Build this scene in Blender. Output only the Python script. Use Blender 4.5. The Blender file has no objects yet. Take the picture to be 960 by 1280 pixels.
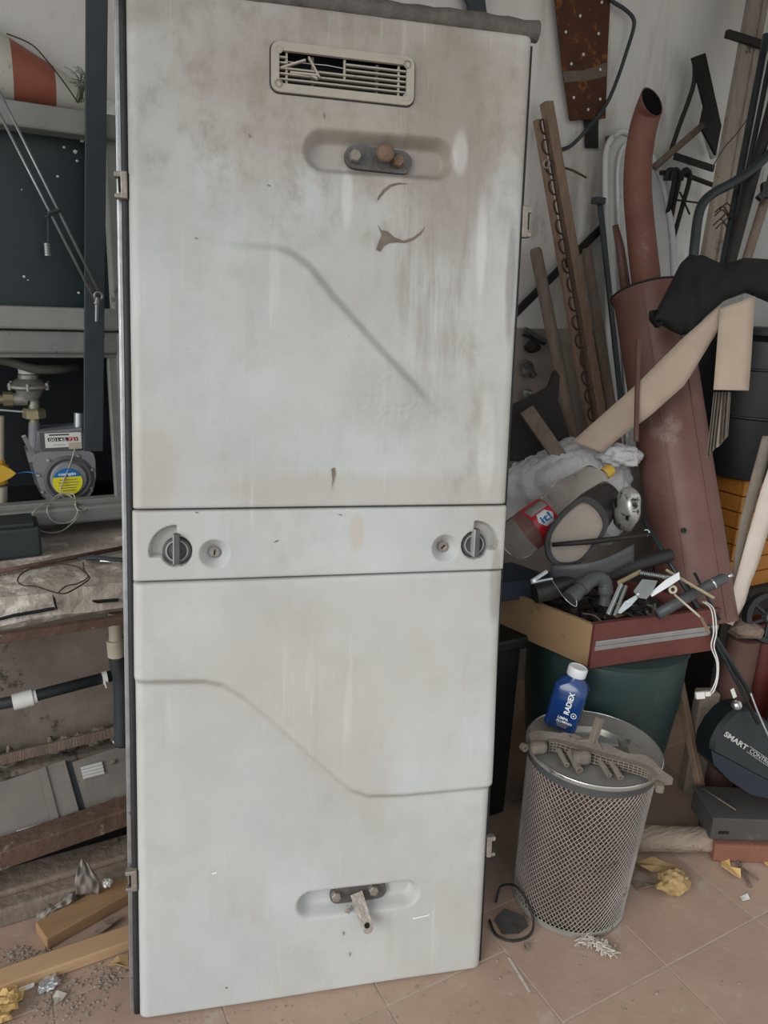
import bpy, bmesh, math, random
import numpy as np
from mathutils import Vector, Matrix, noise as mnoise
random.seed(7); rng = np.random.default_rng(7)
R = math.radians
scene = bpy.context.scene
COL = scene.collection

# ------------------------------------------------------------------ camera
# room axes: X to the right along the back wall, Y into the back wall, Z up. Metres.
PITCH, ROLL, YAW, HCAM, FPX = R(16), R(2.6), R(29), 1.5, 924.0
_f = np.array([math.sin(YAW)*math.cos(PITCH), math.cos(YAW)*math.cos(PITCH), -math.sin(PITCH)])
_r = np.array([math.cos(YAW), -math.sin(YAW), 0.0]); _u = np.cross(_r, _f)
_r, _u = _r*math.cos(ROLL)+_u*math.sin(ROLL), -_r*math.sin(ROLL)+_u*math.cos(ROLL)
cam_d = bpy.data.cameras.new('camera'); cam = bpy.data.objects.new('camera', cam_d); COL.objects.link(cam)
cam_d.sensor_fit = 'VERTICAL'; cam_d.sensor_height = 36.0; cam_d.lens = FPX/1280*36.0
cam_d.clip_start = .02; cam_d.clip_end = 200
cam.matrix_world = Matrix(((_r[0], _u[0], -_f[0], 0), (_r[1], _u[1], -_f[1], 0), (_r[2], _u[2], -_f[2], HCAM), (0, 0, 0, 1)))
scene.camera = cam

# ------------------------------------------------------------------ world, light, exposure
w = bpy.data.worlds.new('overcast_sky'); scene.world = w; w.use_nodes = True
bg = w.node_tree.nodes['Background']; bg.inputs[0].default_value = (.93, .97, 1.0, 1); bg.inputs[1].default_value = .72
# soft hazy daylight reaching in from the open left side
sun_d = bpy.data.lights.new('hazy_sun', 'SUN'); sun_d.energy = 1.7; sun_d.angle = R(38); sun_d.color = (1.0, .985, .96)
sun = bpy.data.objects.new('hazy_sun', sun_d); COL.objects.link(sun)
sun.rotation_euler = Vector((1, .42, -.42)).to_track_quat('-Z', 'Y').to_euler()
scene.view_settings.view_transform = 'Standard'; scene.view_settings.look = 'None'
scene.view_settings.gamma = 1.0; scene.view_settings.use_curve_mapping = False
scene.view_settings.exposure = 0.45

# ------------------------------------------------------------------ measuring helpers
O3 = np.array([0, 0, HCAM])
def ray(px, py): return _f + _r*(px-480)/FPX - _u*(py-640)/FPX
def PY(px, py, Y): d = ray(px, py); return O3 + d*((Y)/d[1])
def PZ(px, py, z=0.0): d = ray(px, py); return O3 + d*((z-HCAM)/d[2])
def PD(px, py, dist): return O3 + ray(px, py)*dist
def nrm(v): v = np.asarray(v, float); return v/np.linalg.norm(v)
def A(*v): return np.array(v, float)

# ------------------------------------------------------------------ materials
def lin(h):
    h = h.lstrip('#'); o = []
    for i in (0, 2, 4):
        c = int(h[i:i+2], 16)/255; o.append(c/12.92 if c <= .04045 else ((c+.055)/1.055)**2.4)
    return (*o, 1)
MATS = {}
def mat(name, c1, c2=None, scale=8, rough=.6, metal=0, bump=0, bscale=40, c3=None, s3=30, t3=.62, stretch=(1, 1, 1),
        spec=.5, trans=0, ior=1.45, coat=0, vary=0, contrast=.25):
    m = bpy.data.materials.new(name); m.use_nodes = True; nt = m.node_tree; N, L = nt.nodes, nt.links
    b = N['Principled BSDF']; b.inputs['Roughness'].default_value = rough; b.inputs['Metallic'].default_value = metal
    b.inputs['Specular IOR Level'].default_value = spec; b.inputs['Transmission Weight'].default_value = trans
    b.inputs['IOR'].default_value = ior; b.inputs['Coat Weight'].default_value = coat
    tc = N.new('ShaderNodeTexCoord'); mp = N.new('ShaderNodeMapping'); L.new(tc.outputs['Object'], mp.inputs[0])
    mp.inputs['Scale'].default_value = stretch
    out = None
    if c2:
        n = N.new('ShaderNodeTexNoise'); n.inputs['Scale'].default_value = scale; n.inputs['Detail'].default_value = 8; n.inputs['Roughness'].default_value = .62
        L.new(mp.outputs[0], n.inputs['Vector'])
        r = N.new('ShaderNodeValToRGB'); r.color_ramp.elements[0].position = .5-contrast; r.color_ramp.elements[1].position = .5+contrast
        r.color_ramp.elements[0].color = lin(c1); r.color_ramp.elements[1].color = lin(c2)
        L.new(n.outputs['Fac'], r.inputs[0]); out = r.outputs[0]
    else:
        rgb = N.new('ShaderNodeRGB'); rgb.outputs[0].default_value = lin(c1); out = rgb.outputs[0]
    if c3:
        n = N.new('ShaderNodeTexNoise'); n.inputs['Scale'].default_value = s3; n.inputs['Detail'].default_value = 6; n.inputs['Roughness'].default_value = .7
        L.new(tc.outputs['Object'], n.inputs['Vector'])
        r = N.new('ShaderNodeValToRGB'); r.color_ramp.elements[0].position = t3; r.color_ramp.elements[1].position = t3+.06
        L.new(n.outputs['Fac'], r.inputs[0])
        mx = N.new('ShaderNodeMix'); mx.data_type = 'RGBA'; L.new(r.outputs[0], mx.inputs[0]); L.new(out, mx.inputs[6])
        mx.inputs[7].default_value = lin(c3); out = mx.outputs[2]
    if vary:
        oi = N.new('ShaderNodeObjectInfo'); mr = N.new('ShaderNodeMapRange'); mr.inputs[3].default_value = 1-vary; mr.inputs[4].default_value = 1+vary
        L.new(oi.outputs['Random'], mr.inputs[0]); hs = N.new('ShaderNodeHueSaturation'); L.new(mr.outputs[0], hs.inputs['Value']); L.new(out, hs.inputs['Color']); out = hs.outputs[0]
    L.new(out, b.inputs['Base Color'])
    if bump:
        n = N.new('ShaderNodeTexNoise'); n.inputs['Scale'].default_value = bscale; n.inputs['Detail'].default_value = 6
        L.new(mp.outputs[0], n.inputs['Vector'])
        bp = N.new('ShaderNodeBump'); bp.inputs['Strength'].default_value = bump; bp.inputs['Distance'].default_value = .01
        L.new(n.outputs['Fac'], bp.inputs['Height']); L.new(bp.outputs[0], b.inputs['Normal'])
    MATS[name] = m
    return m

def panel_paint():
    m = bpy.data.materials.new('dirty_panel_paint'); m.use_nodes = True; nt = m.node_tree; N, L = nt.nodes, nt.links
    b = N['Principled BSDF']; b.inputs['Roughness'].default_value = .48; b.inputs['Specular IOR Level'].default_value = .35
    tc = N.new('ShaderNodeTexCoord'); V = tc.outputs['Object']
    def nz(scale, st=(1, 1, 1), det=6, rgh=.6):
        mp = N.new('ShaderNodeMapping'); mp.inputs['Scale'].default_value = st; L.new(V, mp.inputs[0])
        n = N.new('ShaderNodeTexNoise'); n.inputs['Scale'].default_value = scale; n.inputs['Detail'].default_value = det; n.inputs['Roughness'].default_value = rgh
        L.new(mp.outputs[0], n.inputs['Vector']); return n.outputs['Fac']
    def mth(op, a, c):
        n = N.new('ShaderNodeMath'); n.operation = op
        for i, x in enumerate((a, c)):
            if isinstance(x, (int, float)): n.inputs[i].default_value = x
            else: L.new(x, n.inputs[i])
        return n.outputs[0]
    def mr(x, a, c, d=0, e=1):
        n = N.new('ShaderNodeMapRange'); n.interpolation_type = 'SMOOTHSTEP'; L.new(x, n.inputs[0])
        for i, q in zip((1, 2, 3, 4), (a, c, d, e)): n.inputs[i].default_value = q
        return n.outputs[0]
    def mix(fac, c, col):
        n = N.new('ShaderNodeMix'); n.data_type = 'RGBA'
        L.new(fac, n.inputs[0]); L.new(c, n.inputs[6]); n.inputs[7].default_value = lin(col); return n.outputs[2]
    wob = nz(5, det=9, rgh=.68)
    def blob(u, v, ru, rv, amp=.9):
        mp = N.new('ShaderNodeMapping'); mp.inputs['Location'].default_value = (-u/ru, -v/rv, 0); mp.inputs['Scale'].default_value = (1/ru, 1/rv, 0); L.new(V, mp.inputs[0])
        ln = N.new('ShaderNodeVectorMath'); ln.operation = 'LENGTH'; L.new(mp.outputs[0], ln.inputs[0])
        d = mth('ADD', ln.outputs['Value'], mth('MULTIPLY', mth('SUBTRACT', wob, .5), amp))
        return mr(d, .5, 1.05, 1, 0)
    base = N.new('ShaderNodeValToRGB'); L.new(nz(3.2), base.inputs[0])
    base.color_ramp.elements[0].position = .3; base.color_ramp.elements[1].position = .7
    base.color_ramp.elements[0].color = lin('a9adad'); base.color_ramp.elements[1].color = lin('babebd')
    col = base.outputs[0]
    # beige grime over the middle of the door
    col = mix(mth('MULTIPLY', mr(nz(2.4, (1, .6, 1)), .36, .66), .55), col, 'aca69d')
    f = mth('MULTIPLY', blob(.50, 1.90, .46, .22), .85); col = mix(f, col, 'a0978e')
    f = mth('MULTIPLY', blob(.64, 1.80, .10, .30, 1.1), .6); col = mix(f, col, '8f857c')
    f = mth('MULTIPLY', blob(.28, 1.76, .09, .16, .9), .45); col = mix(f, col, 'a39a92')
    f = mth('MULTIPLY', blob(.05, 2.02, .12, .08, 1.0), .55); col = mix(f, col, '938a80')
    f = mth('MULTIPLY', blob(.44, 1.13, .42, .045, .8), .5); col = mix(f, col, 'a9a197')
    f = mth('MULTIPLY', blob(.46, .76, .34, .26, .9), .5); col = mix(f, col, 'b3aea6')
    f = mth('MULTIPLY', blob(.52, 1.32, .12, .10, 1.0), .4); col = mix(f, col, 'a19b95')
    f = mth('MULTIPLY', blob(.46, 1.045, .022, .05, 1.2), .35); col = mix(f, col, 'b79d80')
    f = mth('MULTIPLY', blob(.06, 1.18, .07, .1, 1.1), .5); col = mix(f, col, 'a59d92')
    gm_ = blob(.42, 1.86, .60, .30); col = mix(mth('MULTIPLY', mth('MULTIPLY', gm_, mr(nz(13, (1, .7, 1), 9, .7), .42, .68)), .6), col, '857a70')
    gm_ = blob(.62, 1.75, .16, .5); col = mix(mth('MULTIPLY', mth('MULTIPLY', gm_, mr(nz(1, (26, 3.0, 1), 6, .7), .45, .7)), .55), col, '83786e')
    gm_ = blob(.30, 1.35, .5, .3); col = mix(mth('MULTIPLY', mth('MULTIPLY', gm_, mr(nz(11, (1, .6, 1), 9, .72), .5, .72)), .35), col, '9a938a')
    gm_ = blob(.68, 1.30, .09, .25, 1.2); col = mix(mth('MULTIPLY', mth('MULTIPLY', gm_, mr(nz(16, (1, .5, 1), 9, .72), .45, .66)), .5), col, '8f877e')
    f = mth('MULTIPLY', blob(.775, 1.55, .014, .14, 1.3), .55); col = mix(f, col, '6f6860')
    f = mth('MULTIPLY', blob(.765, .93, .016, .12, 1.3), .5); col = mix(f, col, '7a736b')
    for (u_, v_, a_, b_) in ((.435, 1.70, .014, .08), (.71, 1.62, .014, .12), (.735, 1.22, .022, .14), (.66, 1.80, .02, .05)):
        f = mth('MULTIPLY', blob(u_, v_, a_, b_, .9), .5); col = mix(f, col, 'cccdc9')
    col = mix(mth('MULTIPLY', mr(nz(4.5, (1, .8, 1), 10, .74), .46, .70), .38), col, '9c968d')
    # vertical run marks, light and dark
    col = mix(mth('MULTIPLY', mr(nz(1, (34, 2.2, 1), 4), .58, .72), .35), col, 'a8a39b')
    col = mix(mth('MULTIPLY', mr(nz(1.3, (22, 1.6, 1), 4), .6, .74), .35), col, 'c9cbc7')
    # fine specks and scuffs
    col = mix(mth('MULTIPLY', mr(nz(26, (1, 1, 1), 10, .75), .62, .74), .5), col, '8e8880')
    col = mix(mth('MULTIPLY', mr(nz(150, (1, 1, 1), 3, .6), .72, .78), .6), col, '5d564f')
    L.new(col, b.inputs['Base Color'])
    L.new(mr(nz(9), .3, .7, .40, .62), b.inputs['Roughness'])
    bp = N.new('ShaderNodeBump'); bp.inputs['Strength'].default_value = .12; bp.inputs['Distance'].default_value = .01
    L.new(nz(22), bp.inputs['Height']); L.new(bp.outputs[0], b.inputs['Normal'])
    MATS['paint'] = m
panel_paint()

def wall_plaster():
    m = bpy.data.materials.new('stained_plaster'); m.use_nodes = True; nt = m.node_tree; N, L = nt.nodes, nt.links
    b = N['Principled BSDF']; b.inputs['Roughness'].default_value = .85
    tc = N.new('ShaderNodeTexCoord')
    def nz(scale, st, det=7):
        mp = N.new('ShaderNodeMapping'); mp.inputs['Scale'].default_value = st; L.new(tc.outputs['Object'], mp.inputs[0])
        n = N.new('ShaderNodeTexNoise'); n.inputs['Scale'].default_value = scale; n.inputs['Detail'].default_value = det; n.inputs['Roughness'].default_value = .6
        L.new(mp.outputs[0], n.inputs['Vector']); return n.outputs['Fac']
    def ramp(f, p0, p1, amt):
        r = N.new('ShaderNodeMapRange'); r.interpolation_type = 'SMOOTHSTEP'; L.new(f, r.inputs[0]); r.inputs[1].default_value = p0; r.inputs[2].default_value = p1; r.inputs[4].default_value = amt; return r.outputs[0]
    def mix(f, c, h):
        n = N.new('ShaderNodeMix'); n.data_type = 'RGBA'; L.new(f, n.inputs[0])
        if c is None: n.inputs[6].default_value = lin('dad8d3')
        else: L.new(c, n.inputs[6])
        n.inputs[7].default_value = lin(h); return n.outputs[2]
    c = mix(ramp(nz(2.2, (1, 1, .5)), .35, .7, .6), None, 'bcb8b3')
    c = mix(ramp(nz(3.0, (1.6, 1, .28)), .54, .72, .75), c, '8f867c')
    c = mix(ramp(nz(9, (1, 1, .35)), .6, .76, .6), c, '857a70')
    c = mix(ramp(nz(40, (1, 1, 1)), .66, .72, .5), c, '6d665f')
    L.new(c, b.inputs['Base Color'])
    bp = N.new('ShaderNodeBump'); bp.inputs['Strength'].default_value = .25; bp.inputs['Distance'].default_value = .01
    L.new(nz(18, (1, 1, 1)), bp.inputs['Height']); L.new(bp.outputs[0], b.inputs['Normal'])
    MATS['plaster'] = m
wall_plaster()

mat('dado', '80766d', '9c9188', 6, .9, bump=.3, bscale=25, c3='665c53', s3=9, t3=.62)
mat('dirty_plaster', '6f655c', '93887d', 6, .9, bump=.4, bscale=25, c3='4b433c', s3=9, t3=.6)
mat('ceiling_paint', 'a5a29c', 'b3b0aa', 3, .9)
mat('tile_clay', '9a8172', 'ab9585', 5, .55, bump=.08, bscale=60, c3='a8998c', s3=11, t3=.58, vary=.05)
mat('grout', 'a2968a', 'b5a99c', 30, .9, bump=.3)
mat('floor_far', '8a7364', '9d8878', 3, .8)
mat('concrete', '8b8076', 'aca298', 12, .9, bump=.6, bscale=40, c3='c6beb4', s3=8, t3=.53)
mat('concrete_dark', '685e55', '857a70', 9, .9, bump=.5, bscale=40, c3='4f463f', s3=12, t3=.6)
mat('rubber_black', '1d1d1f', '2c2c2e', 20, .6, bump=.1)
mat('rubber_grey', '4c4743', '6a645e', 25, .75, bump=.5, bscale=90, c3='8a847c', s3=60, t3=.68)
mat('alu_dull', '8d8f92', 'b3b5b6', 30, .38, .8, bump=.05, c3='4a4643', s3=40, t3=.66)
mat('inner_dark', '0d0e10', '16181a', 10, .7)
mat('vent_plastic', '9d958a', 'aca498', 30, .6, c3='7d7265', s3=50, t3=.64)
mat('lock_plate', '4f4d4b', '6a6764', 30, .55, .4, bump=.3, bscale=80)
mat('bolt_steel', '7f7770', '9b938b', 40, .5, .5, bump=.3, bscale=90, c3='5f4a3b', s3=60, t3=.62)
mat('bolt_rust', '6a5345', '83705f', 40, .75, .2, bump=.5, bscale=90)
mat('knob_plastic', '3f4142', '595b5b', 30, .5)
mat('knob_light', '8c8d8b', 'a5a6a3', 30, .45)
mat('chip_primer', '5e544b', '7a6e63', 40, .7)
mat('scratch_white', 'e5e7e6', None, rough=.5)
mat('steel_dark', '33393d', '42484d', 15, .5, .3, bump=.08)
mat('window_frame', '7a7c78', '8f908b', 10, .6, c3='5b5a56', s3=14, t3=.6)
mat('window_glass', '141f23', '1a282c', 4, .35, c3='1f2e31', s3=8, t3=.6)
mat('speck_white', 'c9ccc8', None, rough=.8)
mat('cone_orange', '8c4f41', '99594a', 12, .5, c3='9a4a38', s3=12, t3=.66)
mat('cone_white', 'b5b3a8', 'c4c2b8', 12, .6, c3='8e8b80', s3=10, t3=.62)
mat('wire_dark', '2f2b28', None, rough=.6)
mat('twig_green', '4f5648', '6d7363', 30, .9)
mat('rod_steel', '7c8083', '93979a', 30, .4, .6)
mat('cabinet_in', '161a1f', '1e2329', 6, .6)
mat('frame_grey', '70736f', '888a86', 12, .55, .2, c3='54534f', s3=20, t3=.64)
mat('reg_alu', '8b8983', 'a5a39c', 20, .5, .55, bump=.2, bscale=60)
mat('meter_grey', '75767a', '85868a', 14, .55)
mat('meter_dark', '4d4d50', '5d5d5f', 14, .6)
mat('brass', '8a7f66', '9e9379', 20, .45, .5)
mat('pvc_cream', 'a79f8d', 'b8b09e', 20, .6)
mat('valve_yellow', 'c49a2c', 'd1a93c', 15, .5)
mat('label_white', 'd8d8d4', None, rough=.5)
mat('label_blue', '1f68a8', None, rough=.4)
mat('label_yellow', 'd8cf2e', None, rough=.45)
mat('print_black', '1b1b1d', None, rough=.6)
mat('print_red', '8f2b2d', None, rough=.5)
mat('print_white', 'f2f3f2', None, rough=.5)
mat('cable_grey', 'a29e92', None, rough=.6)
mat('hose_olive', '5b5a52', '68675e', 20, .6)
mat('iron_rust', '4c3a31', '675245', 18, .85, .1, bump=.4, bscale=50, c3='8a8077', s3=14, t3=.58)
mat('rust_plate', '3d251c', '57341f', 14, .75, .2, bump=.4, bscale=60, c3='86501f', s3=30, t3=.58)
mat('tape_brown', '574a40', '6a5c50', 20, .7)
mat('chrome', 'c2c6c8', 'dadddf', 20, .22, .9)
mat('dark_box', '22282b', '303638', 10, .6)
mat('pipe_black', '26292c', '34373a', 12, .55)
mat('sheet_metal', '67625c', '7d7770', 7, .55, .3, bump=.08, c3='56504a', s3=8, t3=.56)
mat('timber_new', 'ac8c6b', 'ba9a79', 5, .65, stretch=(1, 14, 14), bump=.08, bscale=12, c3='977250', s3=6, t3=.62)
mat('timber_brown', '8c6e50', '9d7d5d', 5, .7, stretch=(1, 14, 14), bump=.08, bscale=12, c3='7c5e42', s3=5, t3=.6)
mat('timber_old', '6a5d52', '8a7c6f', 8, .85, bump=.5, bscale=40, c3='4d433b', s3=16, t3=.6)
mat('wood_grey', '5b4d44', '786a5f', 9, .85, stretch=(6, 6, 1), bump=.4, bscale=30)
mat('wood_lath', '6b5647', '86705f', 9, .8, stretch=(6, 6, 1), bump=.3, bscale=30)
mat('wood_plank', '7b7167', '9a9085', 6, .85, stretch=(6, 6, 1), bump=.3, bscale=30, c3='5a5048', s3=12, t3=.62)
mat('paper_yellow', 'c2a066', 'd4b57d', 12, .8, bump=.2)
mat('paper_tan', '957c54', 'ab9168', 12, .8, bump=.2)
mat('foil', 'b9bcc0', 'd3d6da', 30, .3, .6)
mat('bag_film', '9a938c', 'aaa39c', 10, .25, trans=.35, ior=1.2)
mat('crumb', '7d7166', 'a1968a', 40, .9)
mat('maroon_tube', '5d3d38', '76554e', 5, .5, bump=.06, c3='7d6660', s3=6, t3=.6)
mat('red_pipe', '64392f', '7b5547', 6, .65, bump=.1, c3='84695c', s3=6, t3=.56)
mat('inner_black', '0d0d0e', None, rough=.9)
mat('white_enamel', 'b4b6b5', 'c6c8c6', 8, .4, c3='8f8d88', s3=12, t3=.64)
mat('rust_wire', '33211a', '49302a', 30, .8)
mat('iron_black', '1f1d1c', '2d2a28', 15, .6, .3, bump=.2)
mat('pole_dark', '23282a', '343a3c', 20, .4, .3)
mat('cloth_black', '0f1011', '17181a', 20, .9, bump=.3, bscale=60)
mat('belt_tan', '9f8e7e', 'ae9d8d', 8, .8, bump=.1, bscale=80, c3='98866f', s3=10, t3=.64)
mat('belt_cream', 'b9aea3', 'c8beb3', 8, .7, bump=.05)
mat('belt_edge', '6f675d', '857c71', 20, .8, bump=.3)
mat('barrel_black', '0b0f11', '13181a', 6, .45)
mat('crate_orange', '96601f', 'a56d2a', 6, .55, c3='8d561a', s3=9, t3=.62)
mat('barrel_green', '1c2d2d', '253a3a', 6, .42, c3='2f3f3d', s3=9, t3=.6)
mat('sack_white', 'aaaaac', 'c4c4c4', 20, .75, bump=.9, bscale=45, c3='8f8d8b', s3=8, t3=.6)
mat('pet_clear', 'e6ddd6', 'efe8e2', 8, .08, trans=.9, ior=1.12)
mat('label_red', 'a51f2c', 'bb2b36', 20, .35, coat=.4)
mat('label_grey', '9b9590', '7f7a75', 60, .5, stretch=(1, 6, 1))
mat('cap_yellow', 'b39438', 'c2a548', 20, .5)
mat('mirror_case', '201f1f', '2d2b2a', 14, .45, c3='5d5955', s3=14, t3=.64)
mat('mirror_glass', '857a6f', '968b80', 7, .3, c3='807369', s3=9, t3=.6)
mat('mirror_chrome', '8b8b89', 'b7b6b1', 20, .35, .6, c3='262524', s3=22, t3=.54)
mat('drawer_red', '532a27', '683a34', 9, .55, bump=.08, c3='86605a', s3=30, t3=.68)
mat('drawer_beige', '8c7152', '9a7f60', 6, .6, c3='7a6244', s3=9, t3=.64)
mat('drawer_in', '3a2723', '4d352f', 9, .8)
mat('alu_strip', '9a9b9c', 'abacad', 20, .35, .7)
mat('plastic_black', '18191a', '242527', 15, .45)
mat('plastic_grey', '3d3f41', '4d4f51', 15, .5)
mat('zinc', 'a9b1b3', 'c2c9ca', 20, .32, .75)
mat('zinc_dull', '6e736f', '858a85', 20, .45, .6)
mat('box_grey', '3c3a38', '4a4846', 8, .7, c3='55514d', s3=14, t3=.62)
mat('brick_red', '6f4a3c', '85594a', 10, .85, bump=.4)
mat('tool_black', '1a1f21', '232a2c', 8, .4, c3='353c3e', s3=14, t3=.62)
mat('tool_navy', '141a24', '1c2430', 8, .4)
mat('print_grey', 'a9aba8', None, rough=.6)
mat('clay_brown', '4c3730', '614740', 8, .7, bump=.2)
mat('stone_brown', '6b5c53', '857468', 12, .9, bump=.6)
mat('bottle_blue', '12305f', '173d7c', 6, .25, c3='224b8c', s3=7, t3=.62, coat=.3)
mat('cap_white', 'c3c8cb', 'd3d7d9', 20, .5, c3='9aa0a4', s3=20, t3=.66)
mat('dusty_plastic', '5f5850', '7a7168', 14, .9, bump=.3, bscale=70, c3='4a433d', s3=20, t3=.62)
mat('filter_paper', '3a2c28', '66534c', 9, .85, stretch=(1, 1, .5))
mat('mesh_wire', '8f8782', 'a59e99', 14, .6, .2, c3='6d5a50', s3=9, t3=.62)
mat('lid_steel', '8f8c86', 'a9a6a0', 8, .38, .5, c3='69645d', s3=12, t3=.6)
mat('log_bark', '75685a', '9c8d7c', 7, .9, stretch=(1, 5, 5), bump=.8, bscale=22, c3='4d4238', s3=20, t3=.62)
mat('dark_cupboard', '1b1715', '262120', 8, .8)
mat('cyl_red', '431512', '521c17', 8, .5)
mat('cable_white', 'c4c3be', None, rough=.5)
mat('lint', 'a9a299', 'bdb6ad', 30, .95)
mat('navy_crate', '1b2634', '232f3f', 8, .5)
mat('door_white', 'c8cac8', 'd6d8d6', 3, .5)

# ------------------------------------------------------------------ object helpers
def setp(o, label=None, cat=None, group=None, kind=None):
    if label: o['label'] = label
    if cat: o['category'] = cat
    if group: o['group'] = group
    if kind: o['kind'] = kind
    return o
def thing(name, label, cat, loc, group=None, M=None):
    o = bpy.data.objects.new(name, None); COL.objects.link(o); o.empty_display_size = .05
    o.matrix_world = M if M is not None else Matrix.Translation(Vector(loc))
    WM[o.name] = o.matrix_world.copy()
    return setp(o, label, cat, group)
WM = {}
def build(name, vf, material, parent=None, smooth=False, local=False, label=None, cat=None, group=None, kind=None, sharp=None):
    """vf = (verts, faces) in world space (or in the parent's space when local). One mesh object."""
    v, f = vf
    v = np.asarray(v, float).reshape(-1, 3)
    me = bpy.data.meshes.new(name)
    o = bpy.data.objects.new(name, me); COL.objects.link(o)
    if parent is not None:
        P = WM[parent.name]
        if local:
            pass
        else:
            Pi = np.array(P.inverted()); v = v @ Pi[:3, :3].T + Pi[:3, 3]
        o.parent = parent; WM[o.name] = P.copy()
    else:
        c = (v.min(0)+v.max(0))/2; c[2] = v[:, 2].min()
        v = v - c; o.location = c; WM[o.name] = Matrix.Translation(Vector(c))
    me.from_pydata(v.tolist(), [], [list(map(int, q)) for q in f])
    me.materials.append(MATS[material]); me.update()
    if smooth:
        me.polygons.foreach_set('use_smooth', [True]*len(me.polygons))
        if sharp: me.set_sharp_from_angle(angle=R(sharp))
    return setp(o, label, cat, group, kind)
def join(*vfs):
    V, Fc, n = [], [], 0
    for v, f in vfs:
        v = np.asarray(v, float).reshape(-1, 3); V.append(v); Fc += [[i+n for i in q] for q in f]; n += len(v)
    return np.vstack(V), Fc
def frame_from(z, hint=(0, 0, 1)):
    z = nrm(z); h = nrm(hint)
    if abs(z@h) > .98: h = A(1, 0, 0) if abs(z[0]) < .9 else A(0, 1, 0)
    x = nrm(np.cross(h, z)); y = np.cross(z, x); return x, y, z
def obox(c, ex, ey, ez, sx, sy, sz, bev=0.0):
    """box centred on c with unit axes and full sizes; chamfered along all edges when bev > 0"""
    bm = bmesh.new(); bmesh.ops.create_cube(bm, size=1)
    for q in bm.verts: q.co = Vector((q.co.x*sx, q.co.y*sy, q.co.z*sz))
    if bev > 0: bmesh.ops.bevel(bm, geom=list(bm.edges), offset=min(bev, .45*min(sx, sy, sz)), segments=2, affect='EDGES', profile=.5)
    bm.verts.index_update()
    v = np.array([q.co[:] for q in bm.verts]); f = [[q.index for q in p.verts] for p in bm.faces]; bm.free()
    B = np.array([ex, ey, ez], float)
    return np.asarray(c, float) + v @ B, f
def abox(x0, x1, y0, y1, z0, z1, bev=0.0):
    return obox(((x0+x1)/2, (y0+y1)/2, (z0+z1)/2), (1, 0, 0), (0, 1, 0), (0, 0, 1), x1-x0, y1-y0, z1-z0, bev)
def bar(p0, p1, w_, t_, hint=(0, 0, 1), bev=.002):
    """rectangular bar from p0 to p1; w_ across (perpendicular to hint), t_ along hint"""
    p0, p1 = A(*p0), A(*p1); x, y, z = frame_from(p1-p0, hint)
    return obox((p0+p1)/2, x, y, z, w_, t_, np.linalg.norm(p1-p0), bev)
def smooth_path(pts, n=8):
    P = [A(*p) for p in pts]; out = []
    for i in range(len(P)-1):
        p0 = P[max(i-1, 0)]; p1 = P[i]; p2 = P[i+1]; p3 = P[min(i+2, len(P)-1)]
        for k in range(n):
            t = k/n
            out.append(.5*((2*p1)+(-p0+p2)*t+(2*p0-5*p1+4*p2-p3)*t*t+(-p0+3*p1-3*p2+p3)*t**3))
    out.append(P[-1]); return out
def tube(pts, r, seg=10, caps=True, closed=False, hint=(0, 0, 1)):
    P = [A(*p) for p in pts]; n = len(P)
    rr = r if hasattr(r, '__len__') else [r]*n
    V, Fc = [], []; px = None
    for i in range(n):
        if closed: t = nrm(P[(i+1) % n]-P[i-1])
        else: t = nrm(P[min(i+1, n-1)]-P[max(i-1, 0)])
        if px is None: px, py_, _ = frame_from(t, hint)
        else: px = nrm(px - t*(px@t))
        py_ = np.cross(t, px)
        for k in range(seg):
            a = 2*math.pi*k/seg; V.append(P[i]+rr[i]*(math.cos(a)*px+math.sin(a)*py_))
    m = n if closed else n-1
    for i in range(m):
        for k in range(seg):
            a, b = i*seg+k, i*seg+(k+1) % seg; c, d = ((i+1) % n)*seg+(k+1) % seg, ((i+1) % n)*seg+k
            Fc.append([a, b, c, d])
    if caps and not closed:
        Fc.append([k for k in range(seg)][::-1]); Fc.append([(n-1)*seg+k for k in range(seg)])
    return np.array(V), Fc
def lathe(prof, o, axis=(0, 0, 1), seg=24, hint=(1, 0, 0), arc=None, cap0=False, cap1=False):
    x, y, z = frame_from(axis, hint); V, Fc = [], []; n = len(prof)
    for (r_, h) in prof:
        for k in range(seg):
            a = 2*math.pi*k/seg; V.append(A(*o)+z*h+r_*(math.cos(a)*x+math.sin(a)*y))
    for i in range(n-1):
        for k in range(seg): Fc.append([i*seg+k, i*seg+(k+1) % seg, (i+1)*seg+(k+1) % seg, (i+1)*seg+k])
    if cap0: Fc.append([k for k in range(seg)][::-1])
    if cap1: Fc.append([(n-1)*seg+k for k in range(seg)])
    return np.array(V), Fc
def prism(poly, d):
    """closed polygon (3D points) pushed along vector d"""
    P = np.array([A(*p) for p in poly]); n = len(P); V = np.vstack([P, P+A(*d)])
    Fc = [list(range(n))[::-1], list(range(n, 2*n))] + [[i, (i+1) % n, n+(i+1) % n, n+i] for i in range(n)]
    return V, Fc
def ring_prism(outer, inner, d):
    n = len(outer); V = np.vstack([outer, inner, np.asarray(outer)+A(*d), np.asarray(inner)+A(*d)]); Fc = []
    for i in range(n):
        j = (i+1) % n
        Fc += [[i, j, n+j, n+i], [2*n+i, 3*n+i, 3*n+j, 2*n+j], [i, 2*n+i, 2*n+j, j], [n+i, n+j, 3*n+j, 3*n+i]]
    return V, Fc
def grid(fn, nu, nv, flip=False):
    V = np.array([fn(i/(nu-1), j/(nv-1)) for j in range(nv) for i in range(nu)]); Fc = []
    for j in range(nv-1):
        for i in range(nu-1):
            q = [j*nu+i, j*nu+i+1, (j+1)*nu+i+1, (j+1)*nu+i]; Fc.append(q[::-1] if flip else q)
    return V, Fc
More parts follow.
